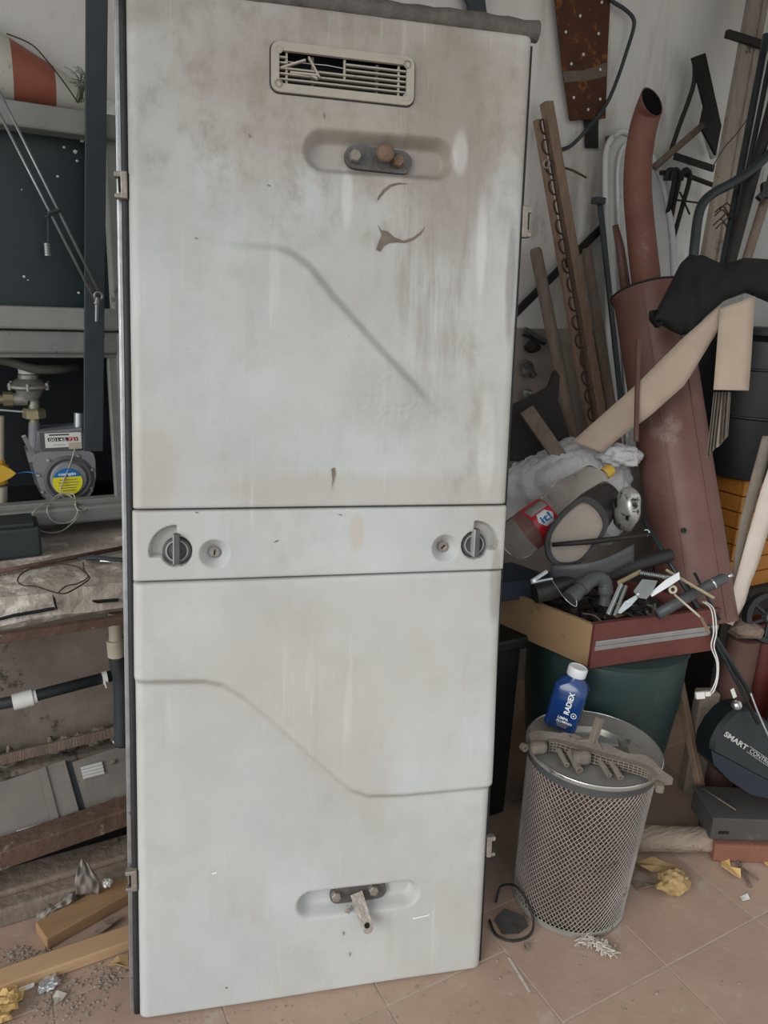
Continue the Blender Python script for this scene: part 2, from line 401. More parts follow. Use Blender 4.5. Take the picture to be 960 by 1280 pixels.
def thick(o, t, off=-1):
    md = o.modifiers.new('thickness', 'SOLIDIFY'); md.thickness = t; md.offset = off; return o
def rrect(w_, h_, r_, k=6):
    pts = []
    for cx, cy, a0 in ((w_/2-r_, h_/2-r_, 0), (-w_/2+r_, h_/2-r_, 90), (-w_/2+r_, -h_/2+r_, 180), (w_/2-r_, -h_/2+r_, 270)):
        for i in range(k+1): a = R(a0+90*i/k); pts.append((cx+r_*math.cos(a), cy+r_*math.sin(a)))
    return pts
def blob(c, rad, amp=.3, fs=8, sub=3, seed=0, crumple=False):
    bm = bmesh.new(); bmesh.ops.create_icosphere(bm, subdivisions=sub, radius=1); V = []
    for q in bm.verts:
        p = q.co.normalized(); s = Vector((seed*3.1, seed*1.7, seed*.9))
        if crumple: k = 1+amp*(.55*(abs(mnoise.noise(p*fs*.22+s))*2-.6)+.5*(abs(mnoise.noise(p*fs*.55+s))-.3)+.08*mnoise.noise(p*fs*1.1+s))
        else: k = 1+amp*mnoise.noise(p*fs*.3+s)+amp*.4*mnoise.noise(p*fs+s)
        V.append(A(*c)+A(p.x*rad[0], p.y*rad[1], p.z*rad[2])*k)
    bm.verts.index_update(); f = [[q.index for q in p.verts] for p in bm.faces]; bm.free()
    V = np.array(V); V[:, 2] -= V[:, 2].min()-(c[2]-rad[2]); return V, f
def hexbolt(c, n, r_, h):
    x, y, z = frame_from(n); V = []
    for hh, rr in ((0, r_), (h*.8, r_), (h, r_*.82)):
        for k in range(6): a = k*math.pi/3+.3; V.append(A(*c)+z*hh+rr*(math.cos(a)*x+math.sin(a)*y))
    Fc = [[i*6+k, i*6+(k+1) % 6, (i+1)*6+(k+1) % 6, (i+1)*6+k] for i in range(2) for k in range(6)] + [[12, 13, 14, 15, 16, 17]]
    return np.array(V), Fc
def text(body, c, ex, ey, height, material, parent, name='lettering', width=None, depth=.0004, bold=0.0, outline=False, label=None):
    cu = bpy.data.curves.new(name, 'FONT'); cu.body = body; cu.align_x = 'CENTER'; cu.align_y = 'CENTER'; cu.extrude = .01; cu.offset = bold
    t = bpy.data.objects.new('tmp_text', cu); COL.objects.link(t); dg = bpy.context.evaluated_depsgraph_get()
    me = bpy.data.meshes.new_from_object(t.evaluated_get(dg)); bpy.data.objects.remove(t); bpy.data.curves.remove(cu)
    v = np.array([q.co[:] for q in me.vertices]); f = [list(p.vertices) for p in me.polygons]; bpy.data.meshes.remove(me)
    mn, mx = v.min(0), v.max(0); v[:, :2] -= (mn[:2]+mx[:2])/2
    s = height/(mx[1]-mn[1]); sx = s if width is None else width/(mx[0]-mn[0])
    ex, ey = nrm(ex), nrm(ey); ez = np.cross(ex, ey)
    W_ = A(*c) + np.outer(v[:, 0]*sx, ex)+np.outer(v[:, 1]*s, ey)+np.outer((v[:, 2]+.01)/.02*depth, ez)
    return build(name, (W_, f), material, parent, label=label)

# ================================================================== THE ROOM
WB, XR, ZC = 2.15, 2.75, 2.9       # back wall face, right wall face, ceiling
fl = build('floor', abox(-4, 4.5, -4, 2.6, -.06, -.0018), 'grout', kind='structure')
TS = .325
tile_me = None
for i in range(-4, 8):
    for j in range(-4, 6):
        x0 = .016+i*TS; y0 = (.88 if i >= 3 else 1.085-TS)+j*TS
        if x0+TS > XR+.2 or y0 > WB-.02: continue
        if tile_me is None:
            o = build('tile', obox((0, 0, -.006), (1, 0, 0), (0, 1, 0), (0, 0, 1), TS-.004, TS-.004, .012, .001), 'tile_clay', fl, local=True); tile_me = o.data
        else:
            o = bpy.data.objects.new('tile', tile_me); COL.objects.link(o); o.parent = fl
        o.location = Vector((x0+TS/2, y0+TS/2, 0)) - fl.location + Vector((0, 0, rng.uniform(-.0008, .0004)))
        o.rotation_euler = (rng.normal(0, .001), rng.normal(0, .001), 0)

# back wall with openings for the window and the gas niche on the left
build('wall_back', join(abox(.37, XR+.15, WB, WB+.2, 0, ZC), abox(-2.5, .37, WB, WB+.2, 1.95, ZC), abox(-2.5, -.75, WB, WB+.2, .85, 1.95)), 'plaster', kind='structure')
build('wall_lower', abox(-2.5, .6, 1.97, WB+.2, 0, .79), 'dirty_plaster', kind='structure')
build('wall_right', abox(XR, XR+.15, -2.5, WB+.2, 0, ZC), 'plaster', kind='structure')
build('ceiling', abox(-2.5, XR+.15, .1, WB+.2, ZC, ZC+.12), 'ceiling_paint', kind='structure')
# plain dado line on the right part of the wall: the lower wall is bare and dirty
build('trim_1', abox(1.2, XR, WB-.012, WB, .0, 1.425, .003), 'dado', kind='structure')

# concrete ledge under the gas niche
def ledge_fn():
    n = 60; V = []; Fc = []
    prof = [(1.97, .77), (1.70, .765), (1.685, .785), (1.69, .815), (1.70, .838), (1.74, .845), (2.2, .85)]
    for i in range(n):
        x = -1.2+1.75*i/(n-1)
        for k, (y, z) in enumerate(prof):
            e = .012*mnoise.noise(Vector((x*9, k*2.3, 0)))+.006*mnoise.noise(Vector((x*40, k*5.1, 3)))
            V.append((x, y+(e if 0 < k < 6 else 0), z+(e*.6 if 0 < k < 5 else e*.2)))
    m = len(prof)
    for i in range(n-1):
        for k in range(m-1): Fc.append([i*m+k, (i+1)*m+k, (i+1)*m+k+1, i*m+k+1])
    return np.array(V), Fc
build('trim_2', ledge_fn(), 'concrete', kind='structure')
# rusty angle under the ledge lip
build('trim_3', bar((-.9, 1.678, .756), (.45, 1.678, .756), .02, .020), 'iron_rust', kind='structure')
# low step below the cavity
build('trim_4', abox(-1.2, .5, 1.86, 1.97, 0, .30, .01), 'concrete_dark', kind='structure')

# ================================================================== THE DOOR PANEL
bl = PZ(174, 1277); br = PZ(601, 1212)
U3 = nrm(br-bl); hN = np.cross(A(0, 0, 1), U3); LEAN = R(8)
V3 = A(0, 0, 1)*math.cos(LEAN)+hN*math.sin(LEAN); N3 = np.cross(U3, V3)
bl = bl + A(0, 0, .004)
PM = Matrix(((U3[0], V3[0], N3[0], bl[0]), (U3[1], V3[1], N3[1], bl[1]), (U3[2], V3[2], N3[2], bl[2]), (0, 0, 0, 1)))
panel = thing('vehicle_panel', 'tall pale grey vehicle hatch panel standing upright in the middle of the garage', 'panel', bl, M=PM)
def PL(px, py, n=0.0):
    d = ray(px, py); t = ((bl+N3*n-O3)@N3)/(d@N3); q = O3+t*d-bl; return A(q@U3, q@V3)
PW, SH = .766, .019            # width, slight skew of the sides
V_S1, V_S2, V_T = 1.096, .955, 2.028
def sstep(a, b, x): t = np.clip((x-a)/(b-a), 0, 1); return t*t*(3-2*t)
def polydist(u, v, pts):
    """signed distance to an open polyline, + on its left side, plus parameter along it"""
    best = np.full(u.shape, 1e9); sg = np.zeros(u.shape); par = np.zeros(u.shape); acc = 0
    tot = sum(np.linalg.norm(pts[i+1]-pts[i]) for i in range(len(pts)-1))
    for i in range(len(pts)-1):
        a, b = pts[i], pts[i+1]; d = b-a; L_ = np.linalg.norm(d)
        t = ((u-a[0])*d[0]+(v-a[1])*d[1])/L_**2
        tt = np.clip(t, 0 if i else -9, 1 if i < len(pts)-2 else 9)
        dx, dy = u-a[0]-tt*d[0], v-a[1]-tt*d[1]; D = np.hypot(dx, dy)
        s = np.sign(d[0]*(v-a[1])-d[1]*(u-a[0])); m = D < best
        best = np.where(m, D, best); sg = np.where(m, s, sg); par = np.where(m, (acc+np.clip(t, 0, 1)*L_)/tot, par); acc += L_
    return best*sg, par
def stadium(u, v, a, b, r_):
    d = b-a; t = np.clip(((u-a[0])*d[0]+(v-a[1])*d[1])/(d@d), 0, 1); return np.hypot(u-a[0]-t*d[0], v-a[1]-t*d[1])-r_
def skin(name, v0, v1, du, hfun, r_side=.02, r_v=.006, cut=None, corner=.0):
    us = np.concatenate([[0, .002, .004, .007, .011], np.arange(.016, PW-.016, du), [PW-.011, PW-.007, PW-.004, PW-.002, PW]])
    vs = np.concatenate([[v0, v0+.0015, v0+.003], np.arange(v0+.006, v1-.006, du), [v1-.003, v1-.0015, v1]])
    s, v = np.meshgrid(us, vs); u = s+SH*v
    e = np.minimum(s, PW-s); h = -r_side*.9*(1-np.sqrt(np.clip(1-(1-np.clip(e/r_side, 0, 1))**2, 0, 1)))
    ev = np.minimum(v-v0, v1-v); h = h - r_v*(1-np.sqrt(np.clip(1-(1-np.clip(ev/r_v, 0, 1))**2, 0, 1)))
    h = h + hfun(u, v, s)
    nu, nv = len(us), len(vs); idx = np.arange(nu*nv).reshape(nv, nu)
    F4 = np.stack([idx[:-1, :-1], idx[:-1, 1:], idx[1:, 1:], idx[1:, :-1]], -1).reshape(-1, 4)
    if cut is not None:
        cu_, cv_ = u.ravel()[F4].mean(1), v.ravel()[F4].mean(1); F4 = F4[~cut(cu_, cv_)]
    # folded-back rim
    rim = np.concatenate([idx[0, :], idx[1:, -1], idx[-1, -2::-1], idx[-2:0:-1, 0]])
    Vv = np.stack([u.ravel(), v.ravel(), h.ravel()], -1); n0 = len(Vv); back = Vv[rim].copy(); back[:, 2] = -.046
    Vv = np.vstack([Vv, back]); k = len(rim); Fr = [[rim[(i+1) % k], rim[i], n0+i, n0+(i+1) % k] for i in range(k)]
    me = bpy.data.meshes.new(name); FF = np.vstack([F4, np.array(Fr)])
    me.vertices.add(len(Vv)); me.vertices.foreach_set('co', Vv.ravel()); me.loops.add(FF.size); me.loops.foreach_set('vertex_index', FF.ravel().astype(np.int32))
    me.polygons.add(len(FF)); me.polygons.foreach_set('loop_start', np.arange(0, FF.size, 4, dtype=np.int32)); me.polygons.foreach_set('use_smooth', np.ones(len(FF), bool))
    me.update(calc_edges=True); me.validate(); me.materials.append(MATS['paint'])
    me.set_sharp_from_angle(angle=R(60))
    o = bpy.data.objects.new(name, me); COL.objects.link(o); o.parent = panel; WM[o.name] = PM.copy(); return o

# vent rectangle in door coordinates
vc = [PL(338, 52), PL(518.5, 74), PL(515, 134), PL(339, 115)]
VC = sum(vc)/4; VX = nrm((vc[1]-vc[0])+(vc[2]-vc[3])); VYd = A(-VX[1], VX[0])
VWd = (np.linalg.norm(vc[1]-vc[0])+np.linalg.norm(vc[2]-vc[3]))/2; VHt = (abs((vc[0]-vc[3])@VYd)+abs((vc[1]-vc[2])@VYd))/2
up_line = [PL(*p) for p in ((240, 297), (300, 302), (345, 305), (368, 313), (392, 332), (420, 368), (470, 424), (560, 520))][::-1]
lo_line = [PL(*p) for p in ((168, 856), (255, 855), (275, 859), (300, 874), (345, 912), (415, 974), (435, 989), (458, 997), (500, 996), (612, 986))]
ra0, ra1 = PL(405, 190, -.008), PL(543, 200, -.008); rb0, rb1 = PL(389, 1129, -.008), PL(505, 1115, -.008)
def dents(u, v):
    return .0012*np.sin(u*9+np.sin(v*7)*1.3)*np.sin(v*5.3+u*3)
def h_up(u, v, s):
    d, par = polydist(u, v, up_line)           # line runs from lower right to upper left; left side = lower-left region
    fade = sstep(0, .18, par)*(1-sstep(.78, .98, par))
    h = .017*sstep(-.003, .020, d)*np.exp(-(np.clip(d, 0, 1)/.13)**2)*fade
    k = stadium(u, v, ra0, ra1, .036); h = h-.036*(1-sstep(-.016, .007, k))
    h = h+.0009*np.exp(-((u-.53)**2+(v-1.31)**2)/.006)*np.sin(u*210+3*np.sin(v*90))*np.sin(v*170+4*np.sin(u*70))
    return h+dents(u, v)*sstep(0, .05, s)
def h_lo(u, v, s):
    d, par = polydist(u, v, lo_line)           # left of the travel direction = above the line
    h = .020*sstep(-.002, .020, d)*np.exp(-(np.clip(d, 0, 1)/.30)**2)
    k = stadium(u, v, rb0, rb1, .029); h = h-.032*(1-sstep(-.014, .006, k))
    return h+dents(u, v)*sstep(0, .05, s)
cutv = lambda u, v: (np.abs((u-VC[0])*VX[0]+(v-VC[1])*VX[1]) < VWd/2-.012) & (np.abs((u-VC[0])*VYd[0]+(v-VC[1])*VYd[1]) < VHt/2-.012)
skin('upper_skin', V_S1+.002, V_T, .0035, h_up, cut=cutv)
skin('lower_skin', .0, V_S2-.002, .0035, h_lo)
kL, kR, cL, cR = PL(221, 689), PL(593, 681), PL(268, 692), PL(556, 685)
def h_mid(u, v, s):
    h = np.full(u.shape, .004)
    for c in (cL, cR):
        r_ = np.hypot(u-c[0], v-c[1]); h = h-.025*np.clip(1-np.clip((r_-.011)/.019, 0, 1), 0, 1)**1.0*sstep(.033, .026, r_)
    for c, sx in ((kL, -1), (kR, 1)):
        du_, dv_ = (u-c[0]), v-c[1]; r_ = np.hypot(du_, dv_)
        pk = 1-sstep(.027, .031, r_)                                   # round knob well
        quarter = (1-sstep(.048, .053, r_))*sstep(-.004, .003, du_*sx)*sstep(-.012, -.006, dv_)
        h = h-.021*np.maximum(pk, quarter)
    return h
skin('latch_strip', V_S2+.001, V_S1-.0015, .0022, h_mid, r_side=.010, r_v=.005)
def loc_box(u0, u1, v0, v1, n0, n1, bev=.001):
    return obox(((u0+u1)/2, (v0+v1)/2, (n0+n1)/2), (1, 0, 0), (0, 1, 0), (0, 0, 1), u1-u0, v1-v0, n1-n0, bev)
def sheared(vf): v, f = vf; v = v.copy(); v[:, 0] += SH*v[:, 1]; return v, f
build('inner_frame', sheared(loc_box(.004, PW-.004, .002, V_T-.002, -.070, -.043)), 'inner_dark', panel, local=True)
# left side: dull metal channel and black rubber
build('side_channel', sheared(join(loc_box(-.0205, -.012, .0, V_T, -.070, -.030), loc_box(-.024, -.0205, .0, V_T, -.070, -.042))), 'alu_dull', panel, local=True)
build('side_seal', tube([(SH*v-.006, v, -.024+.0015*math.sin(v*17)) for v in np.linspace(.0, V_T, 60)], .0075, 10), 'rubber_black', panel, True, True)
build('side_seal', sheared(loc_box(PW, PW+.007, .003, V_T-.01, -.055, -.020)), 'rubber_black', panel, local=True)
build('side_seal', sheared(loc_box(PW+.009, PW+.015, .02, V_T-.04, -.065, -.040)), 'rubber_black', panel, local=True)
build('seal_strip', sheared(loc_box(PW+.006, PW+.0095, .01, V_T-.02, -.055, -.036)), 'rubber_grey', panel, local=True)
# top roll
tp = []
for k, s_ in enumerate(np.linspace(-.03, PW+.012, 50)): tp.append((s_+SH*V_T, V_T+.014+.001*math.sin(s_*23), -.012+.0012*math.sin(s_*31)))
build('top_seal', tube(tp, [.0185+.0012*math.sin(k*1.7) for k in range(50)], 14), 'rubber_grey', panel, True, True, label='round dirty grey rubber roll along the top edge', sharp=50)

# vent grille
def loc2(x, y, n): q = VC+VX*x+VYd*y; return A(q[0], q[1], n)
ro = [loc2(x, y, .000) for x, y in rrect(VWd, VHt, .016)]; ri = [loc2(x, y, .000) for x, y in rrect(VWd-.030, VHt-.030, .004)]
vent = build('vent_grille', ring_prism(ro, ri, (0, 0, .007)), 'vent_plastic', panel, local=True, label='cream plastic vent grille with broken slats')
rb = [loc2(x, y, -.0002) for x, y in rrect(VWd+.005, VHt+.005, .018)]
build('gasket', ring_prism(rb, ro, (0, 0, .0018)), 'rubber_black', vent, local=True)
IW, IH = VWd-.030, VHt-.030
def vslat(x0, x1, y, t=.0032, tilt=0):
    return obox(loc2((x0+x1)/2, y, -.001), A(*(VX*math.cos(tilt)+VYd*math.sin(tilt)), 0), A(*(VYd*math.cos(tilt)-VX*math.sin(tilt)), 0), (0, 0, 1), x1-x0, t*.95, .008, .0006)
ys = [IH/2-(k+1)*IH/6 for k in range(5)]
for k, y in enumerate(ys):
    if k >= 2: build('slat', vslat(-IW/2, IW/2, y), 'vent_plastic', vent, local=True)
    else:
        build('slat', vslat(.004, IW/2, y), 'vent_plastic', vent, local=True); build('slat', vslat(-IW/2, -IW/2+.016, y), 'vent_plastic', vent, local=True)
for x in (-IW/2+.014, .002, IW/2-.014): build('rib', obox(loc2(x, 0 if x != .002 else IH*.18, -.004), A(*VX, 0), A(*VYd, 0), (0, 0, 1), .004, IH if x != .002 else IH*.62, .007, .0005), 'vent_plastic', vent, local=True)
for x in (-IW*.24, IW*.27): build('rib', obox(loc2(x, 0, -.008), A(*VX, 0), A(*VYd, 0), (0, 0, 1), .005, IH, .004, .0005), 'chip_primer', vent, local=True)
for a, b in (((-.118, .0), (-.072, .016)), ((-.100, -.006), (-.048, -.008)), ((-.066, .024), (-.046, -.012)), ((-.066, -.006), (-.050, -.014))):
    build('broken_slat', bar(loc2(*a, .000), loc2(*b, .006), .0035, .007, (0, 0, 1), .0005), 'vent_plastic', vent, local=True)
build('bent_wire', tube([loc2(-.11, .014, -.004), loc2(-.03, .014, .0), loc2(.0, .013, -.003)], .0007, 5), 'cable_white', vent, local=True)
for x in (-1, 1):
    for y in (-1, 1):
        c = loc2(x*(VWd/2-.014), y*(VHt/2-.014), .006)
        build('screw', join(lathe([(.0075, 0), (.0075, .002), (.0052, .0022), (.0045, .0004), (0, .0004)], c, (0, 0, 1), 14)), 'vent_plastic' if x*y < 0 else 'bolt_steel', vent, True, True, sharp=40)
# upper bolt plate in its pressed recess
def stad_poly(a, b, r_, n, k=10):
    d = nrm(b-a); p = A(-d[1], d[0]); out = []
    for i in range(k+1): t = -math.pi/2+math.pi*i/k; q = b+r_*(math.cos(t)*d+math.sin(t)*p); out.append(A(q[0], q[1], n))
    for i in range(k+1): t = math.pi/2+math.pi*i/k; q = a+r_*(math.cos(t)*d+math.sin(t)*p); out.append(A(q[0], q[1], n))
    return out
pa, pb = PL(446, 193, -.01), PL(504, 200, -.01)
pl = build('bolt_plate', prism(stad_poly(pa, pb, .0215, -.036), (0, 0, .012)), 'lock_plate', panel, local=True, label='dark bolted steel plate in the upper recess')
for (x, y, r_, h, m_) in ((445, 193, .0125, .012, 'bolt_steel'), (499, 199, .013, .010, 'bolt_rust')):
    q = PL(x, y, -.005); build('bolt', hexbolt((q[0], q[1], -.024), (0, 0, 1), r_, h+.006), m_, pl, local=True)
q = PL(483, 190, 0)
build('bolt', lathe([(.012, 0), (.012, .018), (.017, .022), (.018, .028), (.014, .033), (.006, .036), (0, .0365)], (q[0], q[1], -.024), (-.08, -.08, 1), 14), 'bolt_rust', pl, True, True)
# lower bracket with lever
pa, pb = PL(424, 1124, -.01), PL(474, 1117, -.01)
pl = build('lever_plate', prism(stad_poly(pa, pb, .019, -.032), (0, 0, .011)), 'lock_plate', panel, local=True, label='grey bolted bracket with a hanging lever in the lower recess')
for (x, y) in ((421, 1124), (468, 1116)):
    q = PL(x, y, -.005); build('bolt', hexbolt((q[0], q[1], -.021), (0, 0, 1), .0115, .014), 'bolt_steel', pl, local=True)
la, lb = PL(447, 1122, 0), PL(460, 1160, .03)
q0 = A(la[0], la[1], -.016); q1 = A(lb[0], lb[1], .028); d_ = nrm(q1-q0); s_ = nrm(np.cross(d_, A(0, 0, 1)))
pp = [q0+s_*.014, q0-s_*.014]+[q1+.0125*(math.cos(t)*(-s_)+math.sin(t)*d_) for t in np.linspace(0, math.pi, 12)]
lev = build('lever', prism(pp, np.cross(s_, d_)*.006), 'bolt_steel', pl, local=True)
nn = np.cross(s_, d_); nn = nn if nn[2] > 0 else -nn
build('pin_hole', lathe([(0, .0), (.0042, .0), (.0046, .0008), (.006, .0008), (.006, 0)], q1-d_*.004+nn*.0065, nn, 14), 'inner_black', lev, True, True, sharp=30)
for k in range(14):
    x, y = 436+rng.normal(0, 3.2), 1139+rng.normal(0, 4); q = PL(x, y, 0); r_ = rng.uniform(.0015, .0032)
    if k == 0: crumbs = []
    crumbs.append(blob((q[0], q[1], -.006+rng.uniform(0, .006)), (r_, r_, r_), .4, 6, 1, k))
build('dust_clump', join(*crumbs), 'crumb', pl, local=True, kind='stuff')
# rotary knobs and key locks on the middle strip
for c, sx in ((kL, -1), (kR, 1)):
    kb = build('rotary_knob', lathe([(.0275, -.0115), (.0275, -.006), (.0255, -.0035), (.0215, -.0035), (.0205, -.006), (0, -.006)], (c[0], c[1], 0), (0, 0, 1), 28), 'knob_plastic', panel, True, True, label='dark round turning latch', sharp=35)
    build('knob_ring', lathe([(.0218, -.0045), (.0218, -.0015), (.0192, -.0015), (.0192, -.0045)], (c[0], c[1], 0), (0, 0, 1), 28), 'knob_light', kb, True, True, sharp=35)
    build('grip', obox((c[0]+.001, c[1]+.006, .004), (1, 0, 0), (.02, 1, 0), (0, 0, 1), .0115, .060, .022, .002), 'knob_plastic', kb, local=True)
    build('grip_stripe', obox((c[0]-.0052, c[1]+.006, .0045), (1, 0, 0), (.02, 1, 0), (0, 0, 1), .0025, .058, .023, .0005), 'knob_light', kb, local=True)
for c, an in ((cL, 1.4), (cR, .8)):
    lk = build('key_lock', lathe([(.0105, -.017), (.0105, -.013), (.0090, -.0125), (.0085, -.0135), (0, -.0135)], (c[0], c[1], 0), (0, 0, 1), 20), 'bolt_steel', panel, True, True, sharp=35, label='small key lock in a dished cup')
    build('key_slot', obox((c[0], c[1], -.0128), (math.cos(an), math.sin(an), 0), (-math.sin(an), math.cos(an), 0), (0, 0, 1), .011, .0028, .0018), 'inner_black', lk, local=True)
# hinge clips on both sides
for (x, y, h_, side) in ((152, 233, .048, 0), (167, 1097, .046, 0), (659, 279, .062, 1), (612, 1055, .050, 1)):
    q = PL(x, y, -.02); vv = q[1]; u0 = (SH*vv-.012) if side == 0 else PW+SH*vv+.002
    cl = build('hinge_clip', join(obox((u0+.005, vv, -.014), (1, 0, 0), (0, 1, 0), (0, 0, 1), .012, h_, .016, .002), obox((u0-(.004 if side == 0 else -.012), vv+h_*.38, -.016), (1, 0, 0), (0, 1, 0), (0, 0, 1), .016, h_*.2, .018, .002),
               obox((u0-(.004 if side == 0 else -.012), vv-h_*.40, -.016), (1, 0, 0), (0, 1, 0), (0, 0, 1), .016, h_*.16, .018, .002)), 'bolt_steel', panel, local=True)
    build('clip_gap', obox((u0-(.001 if side == 0 else -.010), vv, -.012), (1, 0, 0), (0, 1, 0), (0, 0, 1), .008, h_*.5, .010, .001), 'inner_black', cl, local=True)
# chipped paint and scratches
def flake(name, pts, m_, n=.0016, t=.0004, parent=panel):
    P = []
    for (x, y) in pts: q = PL(x, y); P.append((q[0], q[1], n))
    return build(name, prism(P, (0, 0, t)), m_, parent, local=True)
flake('paint_chip', ((472, 281), (476, 288), (484, 289), (493, 297), (504, 301), (516, 297), (524, 291), (531, 284), (526, 293), (517, 300), (506, 304), (495, 303), (486, 304), (479, 308), (475, 315), (470, 312), (474, 301), (477, 294)), 'chip_primer')
flake('paint_chip', ((471, 252), (473, 245), (479, 237), (487, 231), (498, 228.5), (510, 230), (498, 231), (489, 233.5), (481, 240), (475, 247)), 'chip_primer')
flake('paint_chip', ((414, 586), (418, 584), (419, 592), (416, 604), (414, 612), (415.5, 600)), 'chip_primer')
flake('scratch', ((516, 1147), (537, 1142.5), (537, 1143.6), (516, 1148.4)), 'scratch_white', .0014)
flake('scratch', ((265, 1091), (271, 1089.6), (271, 1091), (265, 1092.4)), 'scratch_white', .0014)
for (x, y, a, l) in ((312, 170, 1.2, 7), (336, 232, .3, 6), (429, 1166, 1.3, 6), (437, 1192, 1.5, 7), (283, 1234, .2, 4), (433, 507, .9, 5), (245, 298, .1, 4), (345, 108, .5, 6), (405, 145, 1.5, 9), (246, 640, .4, 5), (345, 676, -.5, 8), (425, 643, .4, 6)):
    dx, dy = math.cos(a)*l/2, math.sin(a)*l/2; ox, oy = -math.sin(a)*.8, math.cos(a)*.8
    nn_ = .0052 if 636 < y < 722 else .0022
    flake('paint_chip', ((x-dx, y-dy), (x+ox, y+oy), (x+dx, y+dy), (x-ox, y-oy)), 'chip_primer', nn_)


# ================================================================== LEFT SIDE
# window over the gas niche
def fb(name, x0, y0, x1, y1, Yf, dep, m_, parent, bev=.004):
    """horizontal frame member seen between two pixel rows at depth Yf"""
    a, b = PY(x0, y0, Yf), PY(x1, y1, Yf); return build(name, abox(-.75, max(a[0], b[0]), Yf, Yf+dep, min(a[2], b[2]), max(a[2], b[2]), bev), m_, parent)
XF = .37
def zrow(py, Y, px=60): return PY(px, py, Y)[2]
win = build('window_1', abox(-.75, XF, 2.03, 2.16, zrow(163, 2.03), zrow(131, 2.03), .006), 'window_frame', kind='structure')
build('window_frame', abox(-.75, XF, 2.05, 2.16, zrow(412, 2.05), zrow(384, 2.05), .006), 'window_frame', win)
build('window_frame', abox(-.75, XF-.01, 2.075, 2.16, zrow(400, 2.075), zrow(393, 2.075)+.012, .004), 'window_frame', win)
build('window_frame', abox(XF-.05, XF, 2.06, 2.16, zrow(412, 2.06), zrow(140, 2.06), .006), 'window_frame', win)
build('window_frame', abox(-.75, -.70, 2.06, 2.16, zrow(412, 2.06), zrow(140, 2.06), .006), 'window_frame', win)
pane = build('pane', abox(-.71, XF-.045, 2.10, 2.112, zrow(392, 2.10), zrow(150, 2.10)), 'window_glass', win)
sp = []
for (x, y, r_) in ((72, 220, 2.2), (94, 190, 3.2), (80, 184, 2.4), (96, 201, 2.2), (30, 346, 2.0), (98, 366, 2.0), (27, 237, 1.2), (103, 176, 3), (35, 350, 1.2)):
    c = PY(x, y, 2.0995); sp.append(blob(c, (r_*.0017, .0008, r_*.0014), .4, 8, 1, x))
build('paint_spot', join(*sp), 'speck_white', win, kind='stuff')

# traffic cone lying along the window head
c0 = PY(-40, 130, 2.10); c1 = PY(108, 136, 2.10); zt = zrow(131, 2.03)+.001
def rad_at(x): return np.interp(x, [c0[0]-.05, c1[0]], [.104, .032])
xs = {'a': PY(16, 90, 2.04)[0], 'b': PY(70, 100, 2.05)[0]}
cone = thing('traffic_cone', 'orange and white traffic cone lying on the window head', 'traffic cone', (c0[0], 2.10, zt))
def cone_part(name, xa, xb, m_, cap=False):
    ks = np.linspace(xa, xb, 8); V = []; Fc = []; seg = 32
    for x in ks:
        r_ = rad_at(x)
        for k in range(seg): t = 2*math.pi*k/seg; V.append((x, 2.115+r_*math.cos(t)*.98-.012, zt+r_+r_*math.sin(t)))
    for i in range(7):
        for k in range(seg): Fc.append([i*seg+k, i*seg+(k+1) % seg, (i+1)*seg+(k+1) % seg, (i+1)*seg+k])
    Fc.append([7*seg+k for k in range(seg)]); Fc.append([k for k in range(seg)][::-1])
    return build(name, (np.array(V), Fc), m_, cone, True, sharp=50)
cone_part('reflective_band', c0[0]-.05, xs['a'], 'cone_white'); cone_part('cone_body', xs['a'], xs['b'], 'cone_orange'); cone_part('reflective_band', xs['b'], c1[0], 'cone_white')
build('dry_twig', tube(smooth_path([PY(8, 42, 1.99), PY(40, 56, 1.985), PY(62, 80, 1.99), PY(80, 103, 2.0), PY(98, 129, 2.02)], 6), .0016, 6), 'wire_dark', None, True, label='thin dark wire trailing over the traffic cone', cat='wire')
tw = []
for k in range(26):
    a = PY(98+rng.normal(0, 3), 128, 2.035); b = PY(64+rng.uniform(0, 34), 74+rng.uniform(0, 42)+0.0, 2.0+rng.uniform(-.01, .03)); m_ = (a+b)/2+A(.02, -.01, .018)
    tw.append(tube(smooth_path([a, m_, a+(b-a)*rng.uniform(.5, .8)+A(.01, 0, .02)], 4), .0008, 4))
build('dry_weed', join(*tw), 'twig_green', None, label='wisp of dry grey-green weed at the tip of the traffic cone', cat='weed')

# twin stay rods with clamp, ring and pin
st = thing('window_stay', 'pair of thin grey steel rods slanting down across the dark window', 'stay rod', PY(125, 395, 1.96))
for a, b in (((-14, 88), (126, 370)), ((-14, 116), (119, 376))):
    build('rod', tube([PY(*a, 1.98), PY(*b, 1.96)], .0032, 10), 'rod_steel', st, True)
build('clamp', join(bar(PY(56, 271, 1.966), PY(77, 263, 1.966), .010, .006), bar(PY(59, 267, 1.958), PY(76, 261, 1.958), .006, .006)), 'steel_dark', st)
rc = PY(123, 370, 1.955)
build('ring', tube([rc+.009*(math.cos(t)*A(1, 0, 0)+math.sin(t)*A(0, 0, 1)) for t in np.linspace(0, 2*math.pi, 20, False)], .0028, 8, closed=True), 'rod_steel', st, True)
build('pin', tube([PY(122, 372, 1.95), PY(121, 380, 1.95), PY(121, 381, 1.95), PY(120.5, 402, 1.95)], [.004, .0075, .0045, .0035], 10), 'rod_steel', st, True, sharp=40)
wt = thing('hanging_weight', 'small ribbed grey weight hanging on a thread before the dark window', 'weight', PY(60, 320, 2.03))
build('thread', tube([PY(60, 270, 1.985), PY(60, 304, 2.03)], .0009, 6), 'rod_steel', wt)
zz0, zz1 = PY(60, 304, 2.03), PY(60, 320, 2.03); hh = zz0[2]-zz1[2]
